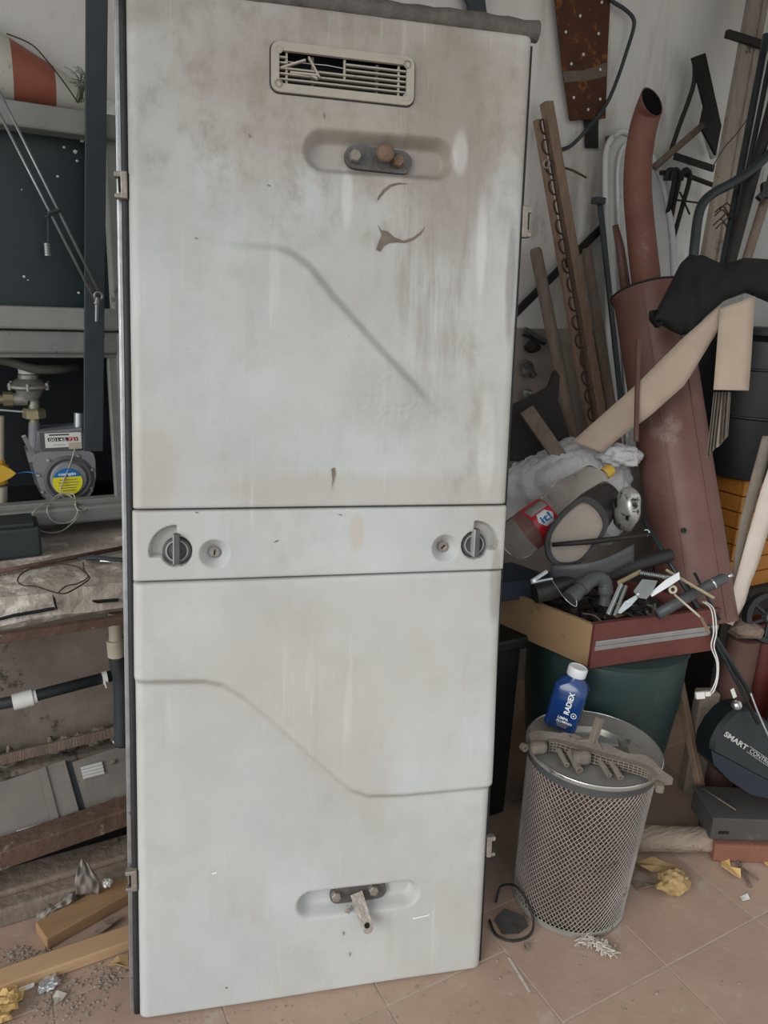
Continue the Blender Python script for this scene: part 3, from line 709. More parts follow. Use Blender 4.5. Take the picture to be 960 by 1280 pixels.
build('ribbed_body', lathe([(0, 0), (.007, 0)]+[q for k in range(5) for q in ((.0078, hh*(k+.1)/5), (.0078, hh*(k+.7)/5), (.0066, hh*(k+.75)/5), (.0066, hh*(k+.98)/5))]+[(.005, hh), (0, hh)], zz1, seg=14), 'rod_steel', wt, True, sharp=30)
# long flat dark bar hanging in front of the frames
a, b = PY(123.5, -330, 2.0), PY(116.5, 564, 2.0); a[2] = min(a[2], ZC-.001)
build('flat_bar', bar(a, b, .047, .008, (0, 1, 0)), 'steel_dark', None, label='long flat dark steel bar hanging beside the vehicle panel', cat='steel bar')

# gas niche
gc = thing('gas_cabinet', 'grey framed metal gas cabinet set in the wall below the window', 'cabinet', (-.1, 2.1, .86))
zt_, zb_ = zrow(414, 2.06), zrow(657, 2.06)
zin_t, zin_b = zrow(448, 2.06), zrow(630, 2.06)
build('back_panel', abox(-.75, XF-.02, 2.40, 2.42, zb_, zt_), 'cabinet_in', gc)
build('side_panel', abox(XF-.035, XF-.02, 2.10, 2.40, zb_, zt_), 'cabinet_in', gc); build('side_panel', abox(-.75, -.735, 2.10, 2.40, zb_, zt_), 'cabinet_in', gc)
build('top_panel', abox(-.735, XF-.035, 2.10, 2.40, zt_-.03, zt_-.015), 'cabinet_in', gc); build('bottom_panel', abox(-.735, XF-.035, 2.10, 2.40, zb_+.015, zb_+.03), 'cabinet_in', gc)
build('frame_rail', join(abox(-.75, XF, 2.06, 2.11, zin_t+.012, zt_, .006), abox(-.75, XF-.02, 2.075, 2.11, zin_t, zin_t+.02, .003)), 'frame_grey', gc)
build('frame_rail', join(abox(-.75, XF, 2.05, 2.11, zb_, zin_b-.012, .008), abox(-.75, XF-.02, 2.075, 2.11, zin_b-.02, zin_b, .003)), 'frame_grey', gc)
build('frame_rail', join(abox(XF-.045, XF+.01, 2.055, 2.11, zb_, zt_, .008), abox(XF-.066, XF-.04, 2.078, 2.11, zin_b-.015, zin_t+.01, .003)), 'frame_grey', gc)

YM = 2.15                       # front face of the gas meter
def GM(x, y, Y=YM): return PY(x, y, Y)
gm = thing('gas_meter', 'round-cornered grey gas meter with a blue and yellow sticker', 'gas meter', GM(84, 635))
body_px = [(45, 568), (52, 565), (110, 563), (117, 567), (119, 575), (120, 595), (117, 612), (109, 626), (97, 633), (70, 633), (58, 624), (48, 606), (42, 585), (42, 574)]
build('case_front', prism([GM(x, y, YM) for x, y in body_px], (0, .03, 0)), 'meter_grey', gm)
build('case_back', prism([GM(x-5, y-3, YM+.03) for x, y in body_px], (0, .10, 0)), 'meter_dark', gm)
build('case_top', join(prism([GM(x, y, YM+.015) for x, y in ((33, 566), (47, 562), (47, 540), (102, 535), (103, 562), (116, 566), (116, 575), (36, 578))], (0, .10, 0))), 'meter_grey', gm)
cc = GM(86, 598, YM); ax = A(0, -1, 0)
disc = build('drum_cover', lathe([(.047, -.001), (.047, .006), (.044, .010), (.030, .012), (0, .0125)], cc, ax, 32), 'meter_grey', gm, True, sharp=35)
build('cover_ring', lathe([(.064, -.001), (.064, .003), (.056, .006), (.050, .002)], cc, ax, 32), 'meter_dark', gm, True, sharp=35)
def disc_seg(c, r_, z0, z1, m_, d):
    P = []
    for t in np.linspace(0, 2*math.pi, 48, False):
        x, z = r_*math.cos(t), r_*math.sin(t); P.append((x, min(max(z, z0), z1)))
    return prism([A(c[0]+x, c[1]-d, c[2]+z) for x, z in P], (0, .001, 0))
sc_ = GM(84, 601, YM)
build('sticker', disc_seg(sc_, .038, -.05, .014, 0, .0135), 'label_yellow', disc); build('sticker_band', disc_seg(sc_, .038, .014, .05, 0, .0135), 'label_blue', disc)
text('comgás', A(sc_[0], sc_[1]-.0137, sc_[2]+.0215), (1, 0, 0), (0, 0, 1), .010, 'print_white', disc, width=.044, bold=.01)
for k in range(5): build('print_line', obox((sc_[0]+.002, sc_[1]-.0138, sc_[2]+.006-k*.0075), (1, 0, 0), (0, 1, 0), (0, 0, 1), .052-.006*abs(k-1), .0006, .0016), 'hose_olive', disc)
for (x, y) in ((48, 594), (53, 615), (60, 575), (98, 570), (115, 587), (114, 610)):
    build('screw', hexbolt(GM(x, y, YM), (0, -1, 0), .0045, .004), 'zinc', gm)
# counter window
ix = A(1, 0, 0)
def face(name, x0, y0, x1, y1, Y, m_, par, d=.001):
    a, b = GM(x0, y0, Y), GM(x1, y1, Y); return build(name, abox(min(a[0], b[0]), max(a[0], b[0]), Y-d, Y, min(a[2], b[2]), max(a[2], b[2])), m_, par)
face('counter_bezel', 51, 562, 103, 539, YM+.015, 'meter_dark', gm, .006)
cf = face('counter_face', 57, 560, 101, 540, YM+.009, 'label_white', gm, .001)
face('digit_strip', 60, 552, 84, 546.5, YM+.0079, 'print_black', cf, .0006); face('digit_strip', 84, 551.5, 97, 546, YM+.0079, 'print_red', cf, .0006)
text('00145', GM(72, 549.5, YM+.0072), ix, (0, 0, 1), .0075, 'print_white', cf, width=.042); text('721', GM(90.5, 549, YM+.0072), ix, (0, 0, 1), .0075, 'print_white', cf, width=.02)
face('print_line', 61, 545, 86, 542, YM+.0079, 'meter_dark', cf, .0005); face('print_line', 66, 557, 82, 555, YM+.0079, 'print_grey', cf, .0005)
face('seal_tag', 86, 561, 102, 553, YM-.002, 'pvc_cream', gm, .004)
# meter inlet riser, union nut and regulator
rg = thing('gas_regulator', 'round aluminium gas regulator above the gas meter inlet', 'regulator', GM(43, 545, YM+.05))
Yr = YM+.06
def cyl(x0, y0, x1, y1, r_, m_, par, seg=16, Y=Yr, Y2=None, name='pipe'): return build(name, tube([GM(x0, y0, Y), GM(x1, y1, Y if Y2 is None else Y2)], r_, seg), m_, par, True, sharp=40)
cyl(42, 568, 43, 528, .0145, 'meter_grey', rg, name='riser')
cyl(43, 530, 43, 522, .0125, 'brass', rg, name='nipple')
v_, f_ = hexbolt(GM(43, 522, Yr), (0, 0, 1), .030, .026); build('union_nut', (v_, f_), 'brass', rg)
cyl(43, 512, 42, 498, .014, 'reg_alu', rg, name='neck')
z_ = GM(38, 499, Yr)
build('regulator_body', lathe([(.020, -.002), (.028, .010), (.036, .026), (.044, .030), (.054, .033), (.054, .039), (.046, .044), (.034, .052), (.026, .056), (.026, .066), (.020, .068), (0, .068)], z_, seg=28), 'reg_alu', rg, True, sharp=35)
for t in np.linspace(0, 2*math.pi, 6, False):
    c = z_+A(.052*math.cos(t+.4), .052*math.sin(t+.4), .028); build('flange_screw', tube([c, c+A(0, 0, .018)], .005, 8), 'reg_alu', rg, True, sharp=40)
build('spring_cap', lathe([(.020, .068), (.024, .069), (.024, .082), (.018, .084), (0, .084)], z_, seg=20), 'label_white', rg, True, sharp=35)
cyl(34, 499, 16, 499, .017, 'reg_alu', rg, name='side_port')
v_, f_ = tube([GM(16, 499, Yr), GM(4, 499, Yr)], .020, 8); build('union_nut', (v_, f_), 'brass', rg)
cyl(5, 499, -30, 500, .012, 'brass', rg, name='inlet_pipe')
cyl(33, 515, -20, 511, .0035, 'zinc', rg, name='sense_tube', Y2=Yr)
build('lever_handle', bar(GM(44, 573, YM+.01), GM(29, 544, YM-.005), .011, .005, (0, 1, 0)), 'zinc', rg)
cyl(99, 540, 99, 516, .014, 'zinc', rg, name='outlet_union', Y=YM+.05)
# yellow valve with cream pipe at the left
gv = thing('gas_valve', 'yellow handled gas valve on a cream riser pipe', 'valve', GM(0, 632, Yr))
cyl(1, 640, 1, 608, .017, 'pvc_cream', gv, name='riser', Y=Yr-.02); cyl(0, 575, 0, 520, .010, 'pvc_cream', gv, name='riser', Y=Yr-.02)
build('valve_body', lathe([(.010, 0), (.020, .004), (.020, .018), (.026, .022), (.026, .052), (.018, .056), (.018, .068), (.010, .072)], GM(0, 606, Yr-.02), seg=10), 'valve_yellow', gv)
build('handle', prism([GM(x, y, Yr-.055) for x, y in ((-12, 583), (4, 582), (14, 587), (20, 592), (14, 597), (2, 603), (-12, 604))], (0, .012, 0)), 'valve_yellow', gv)
build('copper_wire', tube(smooth_path([GM(20, 592, 2.17), GM(34, 590, 2.165), GM(46, 592, 2.145)], 5), .0015, 6), 'label_blue', None, True, label='thin blue wire between the yellow valve and the gas meter', cat='wire')
# thick hose across the niche
build('flexible_hose', tube(smooth_path([PY(-20, 445, 2.18), PY(15, 453, 2.17), PY(45, 461, 2.17), PY(75, 461, 2.19), PY(96, 458, 2.24)], 8), .0125, 14), 'hose_olive', None, True, label='thick olive-grey hose crossing above the gas regulator', cat='hose')
# coiled grey meter wire
cw = [GM(95, 556, YM-.004), GM(88, 580, YM-.010), GM(79, 602, YM-.018), GM(76, 617, YM-.03)]
cyc = PY(72, 645, 2.045)
for k, (x, y, Y) in enumerate(((85, 626, 2.11), (96, 633, 2.06), (98, 644, 2.04), (88, 656, 2.03), (73, 665, 2.03), (52, 664, 2.03), (41, 652, 2.035), (42, 640, 2.04), (52, 632, 2.06), (70, 624, 2.10), (78, 618, 2.115), (90, 622, 2.11), (97, 638, 2.045), (90, 651, 2.035), (75, 654, 2.032), (63, 648, 2.04), (59, 636, 2.05), (66, 624, 2.10), (77, 617, 2.115), (92, 618, 2.11), (96, 636, 2.045), (105, 638, 2.045), (110, 632, 2.06))):
    cw.append(PY(x, y, Y))
build('meter_wire', tube(smooth_path(cw, 6), .0017, 6), 'cable_grey', None, True, label='coil of thin pale grey wire hanging from the gas meter', cat='wire')

# things on the ledge
ZL = .851
k0 = PZ(20, 700, ZL)
db = thing('battery_box', 'dark grey box lying on the ledge below the gas cabinet', 'box', (k0[0]-.12, 1.98, ZL))
build('box_body', abox(-.45, PZ(52, 690, ZL)[0], 1.92, 2.03, ZL, ZL+.075, .006), 'dark_box', db); build('box_lid', abox(-.45, PZ(52, 690, ZL)[0]-.012, 1.93, 2.025, ZL+.075, ZL+.085, .003), 'dark_box', db)
build('rusty_rod', tube([PZ(-30, 720, ZL+.006), PZ(60, 703, ZL+.006), PZ(168, 682, ZL+.006)], .006, 8), 'iron_rust', None, True, label='straight rusty iron rod lying along the back of the ledge', cat='rod')
rw = [PZ(x, y, ZL+.008+.004*math.sin(i)) for i, (x, y) in enumerate(((66, 740), (45, 733), (30, 732), (22, 726), (26, 718), (36, 712), (52, 707.5), (75, 705), (95, 708), (104, 714), (112, 722), (105, 729), (92, 737), (80, 742)))]
build('wire_loop', join(tube(smooth_path(rw+[rw[0]], 6), .0017, 6), tube(smooth_path([PZ(104, 703, ZL+.012), PZ(105, 712, ZL+.014), PZ(110, 721, ZL+.012), PZ(98, 729, ZL+.01), PZ(82, 733, ZL+.01), PZ(72, 742, ZL+.008)], 6), .0015, 6)), 'rust_wire', None, True, label='loop of rusty wire lying on the concrete ledge', cat='wire')
wr = thing('spanner', 'bright chrome spanner lying on the concrete ledge', 'spanner', PZ(130, 700, ZL))
build('shank', bar(PZ(124, 701, ZL+.008), PZ(166, 703, ZL+.008), .007, .005), 'chrome', wr)
build('jaw', prism([PZ(x, y, ZL+.006) for x, y in ((124, 698), (118, 696), (106, 698), (108, 700), (114, 700), (107, 702), (114, 704), (124, 703))], (0, 0, .006)), 'lock_plate', wr)
build('iron_scrap', tube(smooth_path([PZ(98, 698, ZL+.012), PZ(118, 697, ZL+.02), PZ(140, 699, ZL+.02), PZ(170, 701, ZL+.015)], 5), [.003]*3+[.006]*12+[.004], 7), 'pipe_black', None, label='twisted dark iron scrap behind the chrome spanner', cat='scrap')

# cavity under the ledge
pv = thing('drain_pipe', 'black and tan drain pipe turning down under the ledge end', 'pipe', PY(148, 900, 1.80))
build('tan_pipe', tube([PY(144, 765, 1.80), PY(145, 803, 1.80)], .017, 16), 'pvc_cream', pv, True, sharp=40)
build('socket', tube([PY(144, 799, 1.80), PY(146, 819, 1.80)], .022, 16), 'pvc_cream', pv, True, sharp=40)
build('elbow', tube(smooth_path([PY(146, 816, 1.80), PY(148, 832, 1.80), PY(152, 850, 1.80), PY(153, 905, 1.80), PY(153, 930, 1.80)], 5), .021, 14), 'pipe_black', pv, True)
hp = thing('conduit_pipe', 'dark horizontal pipe with white couplings under the ledge', 'pipe', PY(70, 862, 1.84))
build('pipe_run', tube([PY(-40, 888, 1.84), PY(20, 876, 1.84), PY(150, 842, 1.84)], .0145, 14), 'pipe_black', hp, True)
build('coupling', tube([PY(16, 878, 1.84), PY(41, 871.5, 1.84)], .021, 14), 'label_white', hp, True, sharp=40, label='white plastic coupling'); build('coupling_nut', tube([PY(41, 871.5, 1.84), PY(46, 870, 1.84)], .0175, 12), 'label_white', hp, True, sharp=40)
build('clip', tube([PY(128, 848, 1.84), PY(134, 846.5, 1.84)], .0175, 12), 'label_white', hp, True, sharp=40); build('clip_tail', bar(PY(131, 852, 1.822), PY(133, 860, 1.822), .006, .004), 'label_white', hp)
build('step_rubble', join(*[blob((rng.uniform(-.25, .30), rng.uniform(1.88, 1.95), .315), (rng.uniform(.006, .028), .014, rng.uniform(.004, .016)), .5, 8, 2, k) for k in range(34)]), 'concrete_dark', None, label='crumbled plaster rubble along the low step', cat='rubble', kind='stuff')
build('step_strip', bar(PY(-60, 965, 1.845), PY(170, 908, 1.845), .010, .028), 'wood_grey', None, label='narrow dark batten along the front of the low step', cat='batten')
# pressed metal cover leaning below, in three bays
ms = thing('radiator_cover', 'dusty grey pressed metal cover with louvres leaning under the ledge', 'metal cover', PY(70, 1050, 1.74))
Yt, Yb_ = 1.845, 1.765
def SH_(x, y, off=0.0):
    t = np.clip((y-(972-.32*x))/82, 0, 1); return PY(x, y, Yt+(Yb_-Yt)*t-off)
def quadp(name, pts, m_, t=.004, par=ms, off=0.0):
    P = [SH_(x, y, off) for x, y in pts]; n = nrm(np.cross(P[1]-P[0], P[-1]-P[0])); n = n if n[1] > 0 else -n
    return build(name, prism(P, n*t), m_, par)
pL_ = quadp('bay_panel', ((-30, 988), (48, 962), (66, 1034), (-20, 1062)), 'sheet_metal'); pM_ = quadp('bay_panel', ((56, 958), (81, 950), (101, 1022), (74, 1032)), 'sheet_metal', off=.006); pR_ = quadp('bay_panel', ((90, 953), (140, 936), (160, 934), (158, 1004), (109, 1018)), 'sheet_metal')
quadp('fold', ((48, 962), (57, 958), (76, 1031), (66, 1034)), 'sheet_metal', off=.010); quadp('fold', ((81, 951), (90, 952), (109, 1019), (101, 1022)), 'pipe_black', off=-.004)
for k in range(4):
    x0, y0 = 101+k*.9, 959+k*3.9; build('louvre', bar(SH_(x0, y0+1.5, .004), SH_(x0+27, y0-5.5, .004), .0045, .007, bev=.001), 'white_enamel', pR_)
    x0, y0 = 21+k*.5, 1040+k*3.4; build('louvre', bar(SH_(x0, y0, .004), SH_(x0+31, y0-9, .004), .0045, .007, bev=.001), 'white_enamel', pL_)
build('stamped_badge', blob(SH_(141, 953, .004), (.009, .003, .006), .6, 9, 2, 5), 'chip_primer', pR_)
build('edge_stub', bar(SH_(141, 926), SH_(147, 935), .004, .004), 'label_white', ms)
# rusty beam, old curb timber and the two planks on the floor
def beam(name, ptop, Y, h, d, m_, label, cat, x_=(-60, 172)):
    a, b = PY(*ptop[0], Y), PY(*ptop[1], Y); dr = nrm(b-a); a = a-dr*.2; b = b+dr*.25; c = (a+b)/2+A(0, d/2, -h/2); ez = nrm(np.cross(dr, A(0, 1, 0))); ez = ez if ez[2] > 0 else -ez
    return build(name, obox(c, dr, A(0, 1, 0), ez, np.linalg.norm(b-a), d, h, .004), m_, None, label=label, cat=cat)
beam('rusty_beam', ((0, 1066), (155, 1013)), 1.70, .052, .06, 'iron_rust', 'rusty brown iron beam running below the pressed metal cover', 'beam')
cb0, cb1 = PZ(-70, 1190, 0), PZ(190, 1072, 0)
build('curb_timber', join(abox(-.6, .62, 1.675, 1.80, .0, .052, .006), abox(-.6, .62, 1.715, 1.80, .052, .070, .006)), 'timber_old', None, label='long dusty grey timber lying on the floor below the ledge', cat='timber')
build('gap_shade_strip', abox(-.6, .5, 1.82, 1.86, 0, .05, .004), 'dark_cupboard', None, label='near-black strip as shade in the gap behind the grey timber', cat='board')  # near-black strip standing in for the shade of the open gap
def plank(name, p_near_left, p_far_left, length_px, z, m_, label):
    a = PZ(*p_near_left, z); b = PZ(*p_far_left, z); e = PZ(*length_px, z); ex = nrm(e-a); ey = nrm(np.cross(A(0, 0, 1), ex)); wd = abs((b-a)@ey); L_ = np.linalg.norm(e-a)+.10
    c = a+ex*L_/2+ey*wd/2; c[2] = z/2+.0005; return build(name, obox(c, ex, ey, (0, 0, 1), L_, wd, z-.001, .003), m_, None, label=label, cat='plank')
plank('timber_plank', (58, 1174), (45, 1152), (157, 1119), .034, 'timber_brown', 'short brown plank with a pale sawn end beside the grey timber')
a = PZ(15, 1228, .03); e = PZ(160, 1177, .03); d_ = e-a; st_ = a-d_*.5
plank('timber_plank', (-70, 1257.5), (-75, 1235), (160, 1177), .03, 'timber_new', 'long clean orange-brown plank nearest the torn yellow paper')
# floor litter, left
yp = thing('crumpled_paper', 'torn crumpled yellow paper at the bottom left corner', 'paper', PZ(15, 1262))
def crumple(name, c, rad, seed, m_, par, amp=.55): return build(name, blob(c, rad, amp*1.15, 8, 3, seed, True), m_, par)
crumple('paper_wad', PZ(8, 1250, .022), (.028, .024, .024), 3, 'paper_yellow', yp); crumple('paper_wad', PZ(-5, 1268, .02), (.03, .025, .02), 8, 'paper_yellow', yp)
def scrap(name, px, z, m_, par=None, t=.0015, bend=.015, **kw):
    P = np.array([PZ(x, y, z) for x, y in px]); c = P.mean(0); bm = bmesh.new()
    P2 = [q+A(0, 0, bend*abs(math.sin(i*1.9))) for i, q in enumerate(P)]
    V = np.vstack([P2, [c+A(0, 0, bend*.5)]]); n = len(P2); Fc = [[i, (i+1) % n, n] for i in range(n)]; bm.free()
    return thick(build(name, (V, Fc), m_, par, **kw), t, 0)
scrap('paper_leaf', ((8, 1232), (14, 1244), (18, 1243), (26, 1244), (33, 1242), (28, 1250), (29, 1256), (20, 1260), (16, 1267), (8, 1262), (11, 1254), (9, 1243)), .002, 'paper_yellow', yp, bend=.02)
fo = thing('foil_wrapper', 'crumpled silver foil wrapper on the floor by the long plank', 'wrapper', PZ(62, 1232))
crumple('foil_wad', PZ(61, 1230, .009), (.026, .018, .010), 12, 'foil', fo, .7)
scrap('foil_tail', ((44, 1228), (58, 1222), (72, 1226), (74, 1232), (62, 1240), (52, 1243), (56, 1234)), .002, 'foil', fo, bend=.012)
a, b = PZ(23, 1239, .004), PZ(43, 1231, .004)
outl = [(x, y) for x, y in rrect(np.linalg.norm(b-a), .010, .0048)]; inl = [(x, y) for x, y in rrect(np.linalg.norm(b-a)*.7, .0025, .0012)]
ex = nrm(b-a); ey = nrm(np.cross(A(0, 0, 1), ex)); mk = lambda L_: [(a+b)/2+ex*x+ey*y for x, y in L_]
build('plastic_clip', ring_prism(mk(outl), mk(inl), (0, 0, .004)), 'print_white', None, label='small white slotted plastic clip beside the foil wrapper', cat='clip')
pb_ = thing('plastic_bag', 'thin crumpled clear plastic bag draped over the grey timber', 'plastic bag', PZ(105, 1125, .06))
def bagfn(u, v):
    x = 93+30*u+(v-.5)*4; y = 1072+46*v; x = 104+(x-104)*(0.12+.88*min(1, v*1.7)); q = PY(x, y, 1.672-.035*math.sin(v*2.6)-.012*mnoise.noise(Vector((u*5, v*4, 2)))); return q
thick(build('bag_body', grid(bagfn, 14, 14), 'bag_film', pb_, True), .0006, 0)
def bagfn2(u, v):
    x = 92-46*u; y = 1120+28*u+(v-.5)*9*(1+.4*math.sin(u*9)); return PZ(x, y, .045-.02*u+.012*mnoise.noise(Vector((u*7, v*4, 5))))
thick(build('bag_tail', grid(bagfn2, 18, 6), 'bag_film', pb_, True), .0006, 0)
crumple('plaster_lump', PZ(134, 1104, .06), (.013, .011, .010), 21, 'label_white', None).__setitem__('label', 'small white plaster lump beside the plastic bag'); bpy.context.scene.objects['plaster_lump']['category'] = 'lump'
scrap('bark_piece', ((118, 1165), (128, 1156), (146, 1148), (149, 1152), (140, 1160), (124, 1168)), .006, 'timber_old', None, bend=.01, label='brown bark chip lying between the two planks', cat='bark')
scrap('bark_piece', ((135, 1207), (148, 1198), (160, 1196), (161, 1212), (145, 1209)), .006, 'paper_tan', None, bend=.01, label='pale wood flake by the vehicle panel foot', cat='wood flake')
scrap('paper_scrap', ((66, 1247), (72, 1241), (84, 1244), (78, 1252), (70, 1258)), .002, 'lint', None, bend=.008, label='small grey dust tuft on the floor below the foil wrapper', cat='dust')
gr = []
for k in range(420):
    z_ = rng.choice([0, 1, 2, 3])
    if z_ == 0: x, y = rng.normal(140, 16), rng.normal(1218, 9)
    elif z_ == 1: x, y = rng.normal(30, 20), rng.normal(1192, 6)
    elif z_ == 2: x, y = rng.normal(85, 22), rng.normal(1238, 14)
    else: x, y = rng.normal(60, 40), rng.normal(1262, 12)
    if x > 158: continue
    r_ = rng.uniform(.0010, .0036); gr.append(blob(PZ(x, y, r_*.6), (r_*1.3, r_, r_*.6), .5, 5, 1, k))
build('floor_grit', join(*gr), 'crumb', None, label='loose grit and crumbs scattered on the tiles at lower left', cat='grit', kind='stuff')

# ================================================================== RIGHT SIDE: FLOOR GROUP
# truck air filter with expanded-metal cage
fc = PZ(709, 1118); FH, FR = .452, .150
DRX = nrm(A(_r[0], _r[1], 0))
def dsh(vf):
    v, f = vf; v = np.array(v, float); h = np.clip((v[:, 2:3]-fc[2])/FH, 0, 1.2); k = .97+.10*h
    v[:, :2] = fc[:2]+(v[:, :2]-fc[:2])*k; return v+h*DRX*.014, f
af = thing('air_filter', 'large round truck air filter with a metal mesh cage standing on the tiles', 'air filter', fc)
def pleats():
    n = 150; V = []; Fc = []
    for z in (.008, FH-.025):
        for k in range(n): t = 2*math.pi*k/n; r_ = .139 if k % 2 else .130; V.append(fc+A(r_*math.cos(t), r_*math.sin(t), z))
    for k in range(n): Fc.append([k, (k+1) % n, n+(k+1) % n, n+k])
    return np.array(V), Fc
build('pleated_core', dsh(pleats()), 'filter_paper', af, label='dark brown pleated paper core')
wires = []; NW = 78; NS = 15
for sgn in (-1, 1):
    for k in range(NW):
        P = []
        for i in range(NS+1):
            z = .012+(FH-.035)*i/NS; t = 2*math.pi*k/NW+sgn*i/NS*2.05; P.append(fc+A((FR-.004+.0008*sgn)*math.cos(t), (FR-.004+.0008*sgn)*math.sin(t), z))
        wires.append(tube(P, .0009, 4, caps=False))
build('mesh_cage', dsh(join(*wires)), 'mesh_wire', af, kind='stuff', label='diamond expanded-metal cage')
build('base_ring', dsh(lathe([(.120, .0005), (FR-.001, .0005), (FR+.001, .004), (FR+.001, .016), (FR-.004, .018), (FR-.008, .012)], fc, seg=64)), 'lid_steel', af, True, sharp=40)
build('rubber_rim', dsh(lathe([(FR-.006, FH-.034), (FR+.001, FH-.030), (FR+.002, FH-.006), (FR-.002, FH-.002)], fc, seg=64)), 'plastic_grey', af, True, sharp=40)
lid = build('lid', dsh(lathe([(FR+.001, FH-.010), (FR+.005, FH-.008), (FR+.006, FH), (FR+.003, FH+.003), (FR-.004, FH+.001), (.085, FH+.004), (.080, FH+.004), (.074, FH-.010), (.050, FH-.012), (.046, FH+.002), (0, FH+.003)], fc, seg=64)), 'lid_steel', af, True, sharp=35, label='round dented steel lid')
build('rim_ring', dsh(tube([fc+A((FR+.004)*math.cos(t), (FR+.004)*math.sin(t), FH+.002) for t in np.linspace(0, 2*math.pi, 72, False)], .0022, 6, closed=True)), 'chrome', lid, True)
build('lid_strap', obox(fc+A(.02, .02, FH+.001), nrm((.8, -.6, 0)), nrm((.6, .8, 0)), (0, 0, 1), .15, .028, .008, .003), 'lid_steel', lid)

# dusty plastic bracket across the front of the lid
ZB = FH+.006
def LZ(x, y, dz=0.0): return PZ(x, y, ZB+dz)
dbk = thing('plastic_bracket', 'dusty grey-brown plastic bracket lying along the filter lid edge', 'bracket', LZ(740, 955))
cen = smooth_path([LZ(664, 938), LZ(690, 937), LZ(720, 946), LZ(750, 955), LZ(785, 963), LZ(812, 972), LZ(824, 984)], 5)
hts = np.interp(np.linspace(0, 1, len(cen)), [0, .15, .4, .6, .85, 1], [.024, .034, .038, .032, .026, .016])
V = []; Fc = []
for i, p in enumerate(cen):
    t = nrm(cen[min(i+1, len(cen)-1)]-cen[max(i-1, 0)]); nrm_ = nrm(np.cross(t, A(0, 0, 1))); h_ = hts[i]
    wv = .012+.004*math.sin(i*.9)
    for a_, b_ in ((0, 0), (0, 1), (1, 1), (1, 0)): V.append(p+(-nrm_)*wv*a_*2+A(0, 0, .004+h_*b_*(1.0 if a_ else .72)))
for i in range(len(cen)-1):
    for k in range(4): Fc.append([i*4+k, i*4+(k+1) % 4, (i+1)*4+(k+1) % 4, (i+1)*4+k])
Fc += [[0, 1, 2, 3], [len(V)-4+k for k in (3, 2, 1, 0)]]
build('spine', (np.array(V), Fc), 'dusty_plastic', dbk)
cells = []
for i in range(4, len(cen)-2, 1):
    p = cen[i]; t = nrm(cen[i+1]-cen[i-1]); n_ = nrm(np.cross(t, A(0, 0, 1))); cells.append(obox(p+n_*.007+A(0, 0, .004+hts[i]*.36), t, n_, (0, 0, 1), .0022, .016, hts[i]*.72, 0))
for fz in (.05, .28, .5, .72):
    for i in range(4, len(cen)-3):
        a, b = cen[i], cen[i+1]; t = nrm(b-a); n_ = nrm(np.cross(t, A(0, 0, 1))); cells.append(obox((a+b)/2+n_*.007+A(0, 0, .005+hts[i]*fz), t, n_, (0, 0, 1), np.linalg.norm(b-a), .016, .0022, 0))
build('honeycomb_web', join(*cells), 'dusty_plastic', dbk, label='open honeycomb web')
for (x, y, L_, r_) in ((705, 949, .026, .0068), (719, 953, .036, .0092), (757, 962, .026, .0068), (771, 964, .028, .0074)):
    p = LZ(x, y, .012); q = p+nrm(A(-.35, -1, -.12))*L_*.7
    bs = build('boss', tube([p+A(.01, .03, .004), q], r_, 14, caps=False), 'dusty_plastic', dbk, True)
    build('boss_mouth', lathe([(r_, 0), (r_*1.02, .0015), (r_*.6, .002), (r_*.5, -.004), (0, -.004)], q, q-p, 14), 'dusty_plastic', bs, True, sharp=30)
build('centre_block', obox(LZ(727, 947, .024), nrm((.95, -.3, 0)), nrm((.3, .95, 0)), (0, 0, 1), .044, .026, .034, .010), 'dusty_plastic', dbk)
build('end_block', obox(LZ(673, 934, .020), nrm((.95, -.3, 0)), nrm((.3, .95, 0)), (0, 0, 1), .042, .026, .028, .009), 'dusty_plastic', dbk)
build('end_lug', lathe([(.004, -.006), (.010, -.006), (.010, .006), (.004, .006), (.004, -.006)], LZ(655, 934, .016), (0, -1, .1), 14), 'dusty_plastic', dbk, True, sharp=40)
build('tip_lug', obox(LZ(824, 984, .006), nrm((.8, -.6, 0)), nrm((.6, .8, 0)), (0, 0, 1), .018, .022, .020, .004), 'dusty_plastic', dbk)
a0 = LZ(713, 927, .022); a1 = LZ(742, 925, .045); a2 = a1+A(.012, 0, .058)
build('arm', join(bar(a0, a1, .018, .014), bar(a1-A(.003, 0, .004), a2, .017, .016, (0, 1, 0))), 'dusty_plastic', dbk); build('strut', bar(a1+A(.003, -.004, 0), LZ(757, 948, .02), .005, .008), 'dusty_plastic', dbk)

# blue bottle
bb0 = PZ(709, 914, FH+.006); bax = nrm(A(0, 0, 1)+.19*_r+.03*A(0, 1, 0)); bx = nrm(_r-bax*(_r@bax)); by = np.cross(bax, bx)
ang = R(-26); bx, by = bx*math.cos(ang)+by*math.sin(ang), -bx*math.sin(ang)+by*math.cos(ang)
bo = thing('blue_bottle', 'blue plastic bottle with a white cap standing on the filter lid', 'bottle', bb0)
bb0 = bb0+A(0, .026, .004)
V = []; Fc = []; secs = [(0, .036, .029), (.003, .041, .034), (.095, .042, .0345), (.115, .041, .034), (.131, .033, .029), (.140, .022, .021), (.146, .020, .020), (.150, .0195, .0195)]
for (h, hx, hy) in secs:
    rr_ = min(hx, hy)*(.45 if h < .13 else .98); pp = rrect(hx*2, hy*2, rr_, 5)
    V += [bb0+bax*h+bx*x+by*y for x, y in pp]
m_ = len(pp)
for i in range(len(secs)-1):
    for k in range(m_): Fc.append([i*m_+k, i*m_+(k+1) % m_, (i+1)*m_+(k+1) % m_, (i+1)*m_+k])
Fc += [list(range(m_))[::-1]]
build('bottle_body', (np.array(V), Fc), 'bottle_blue', bo, True, sharp=60)
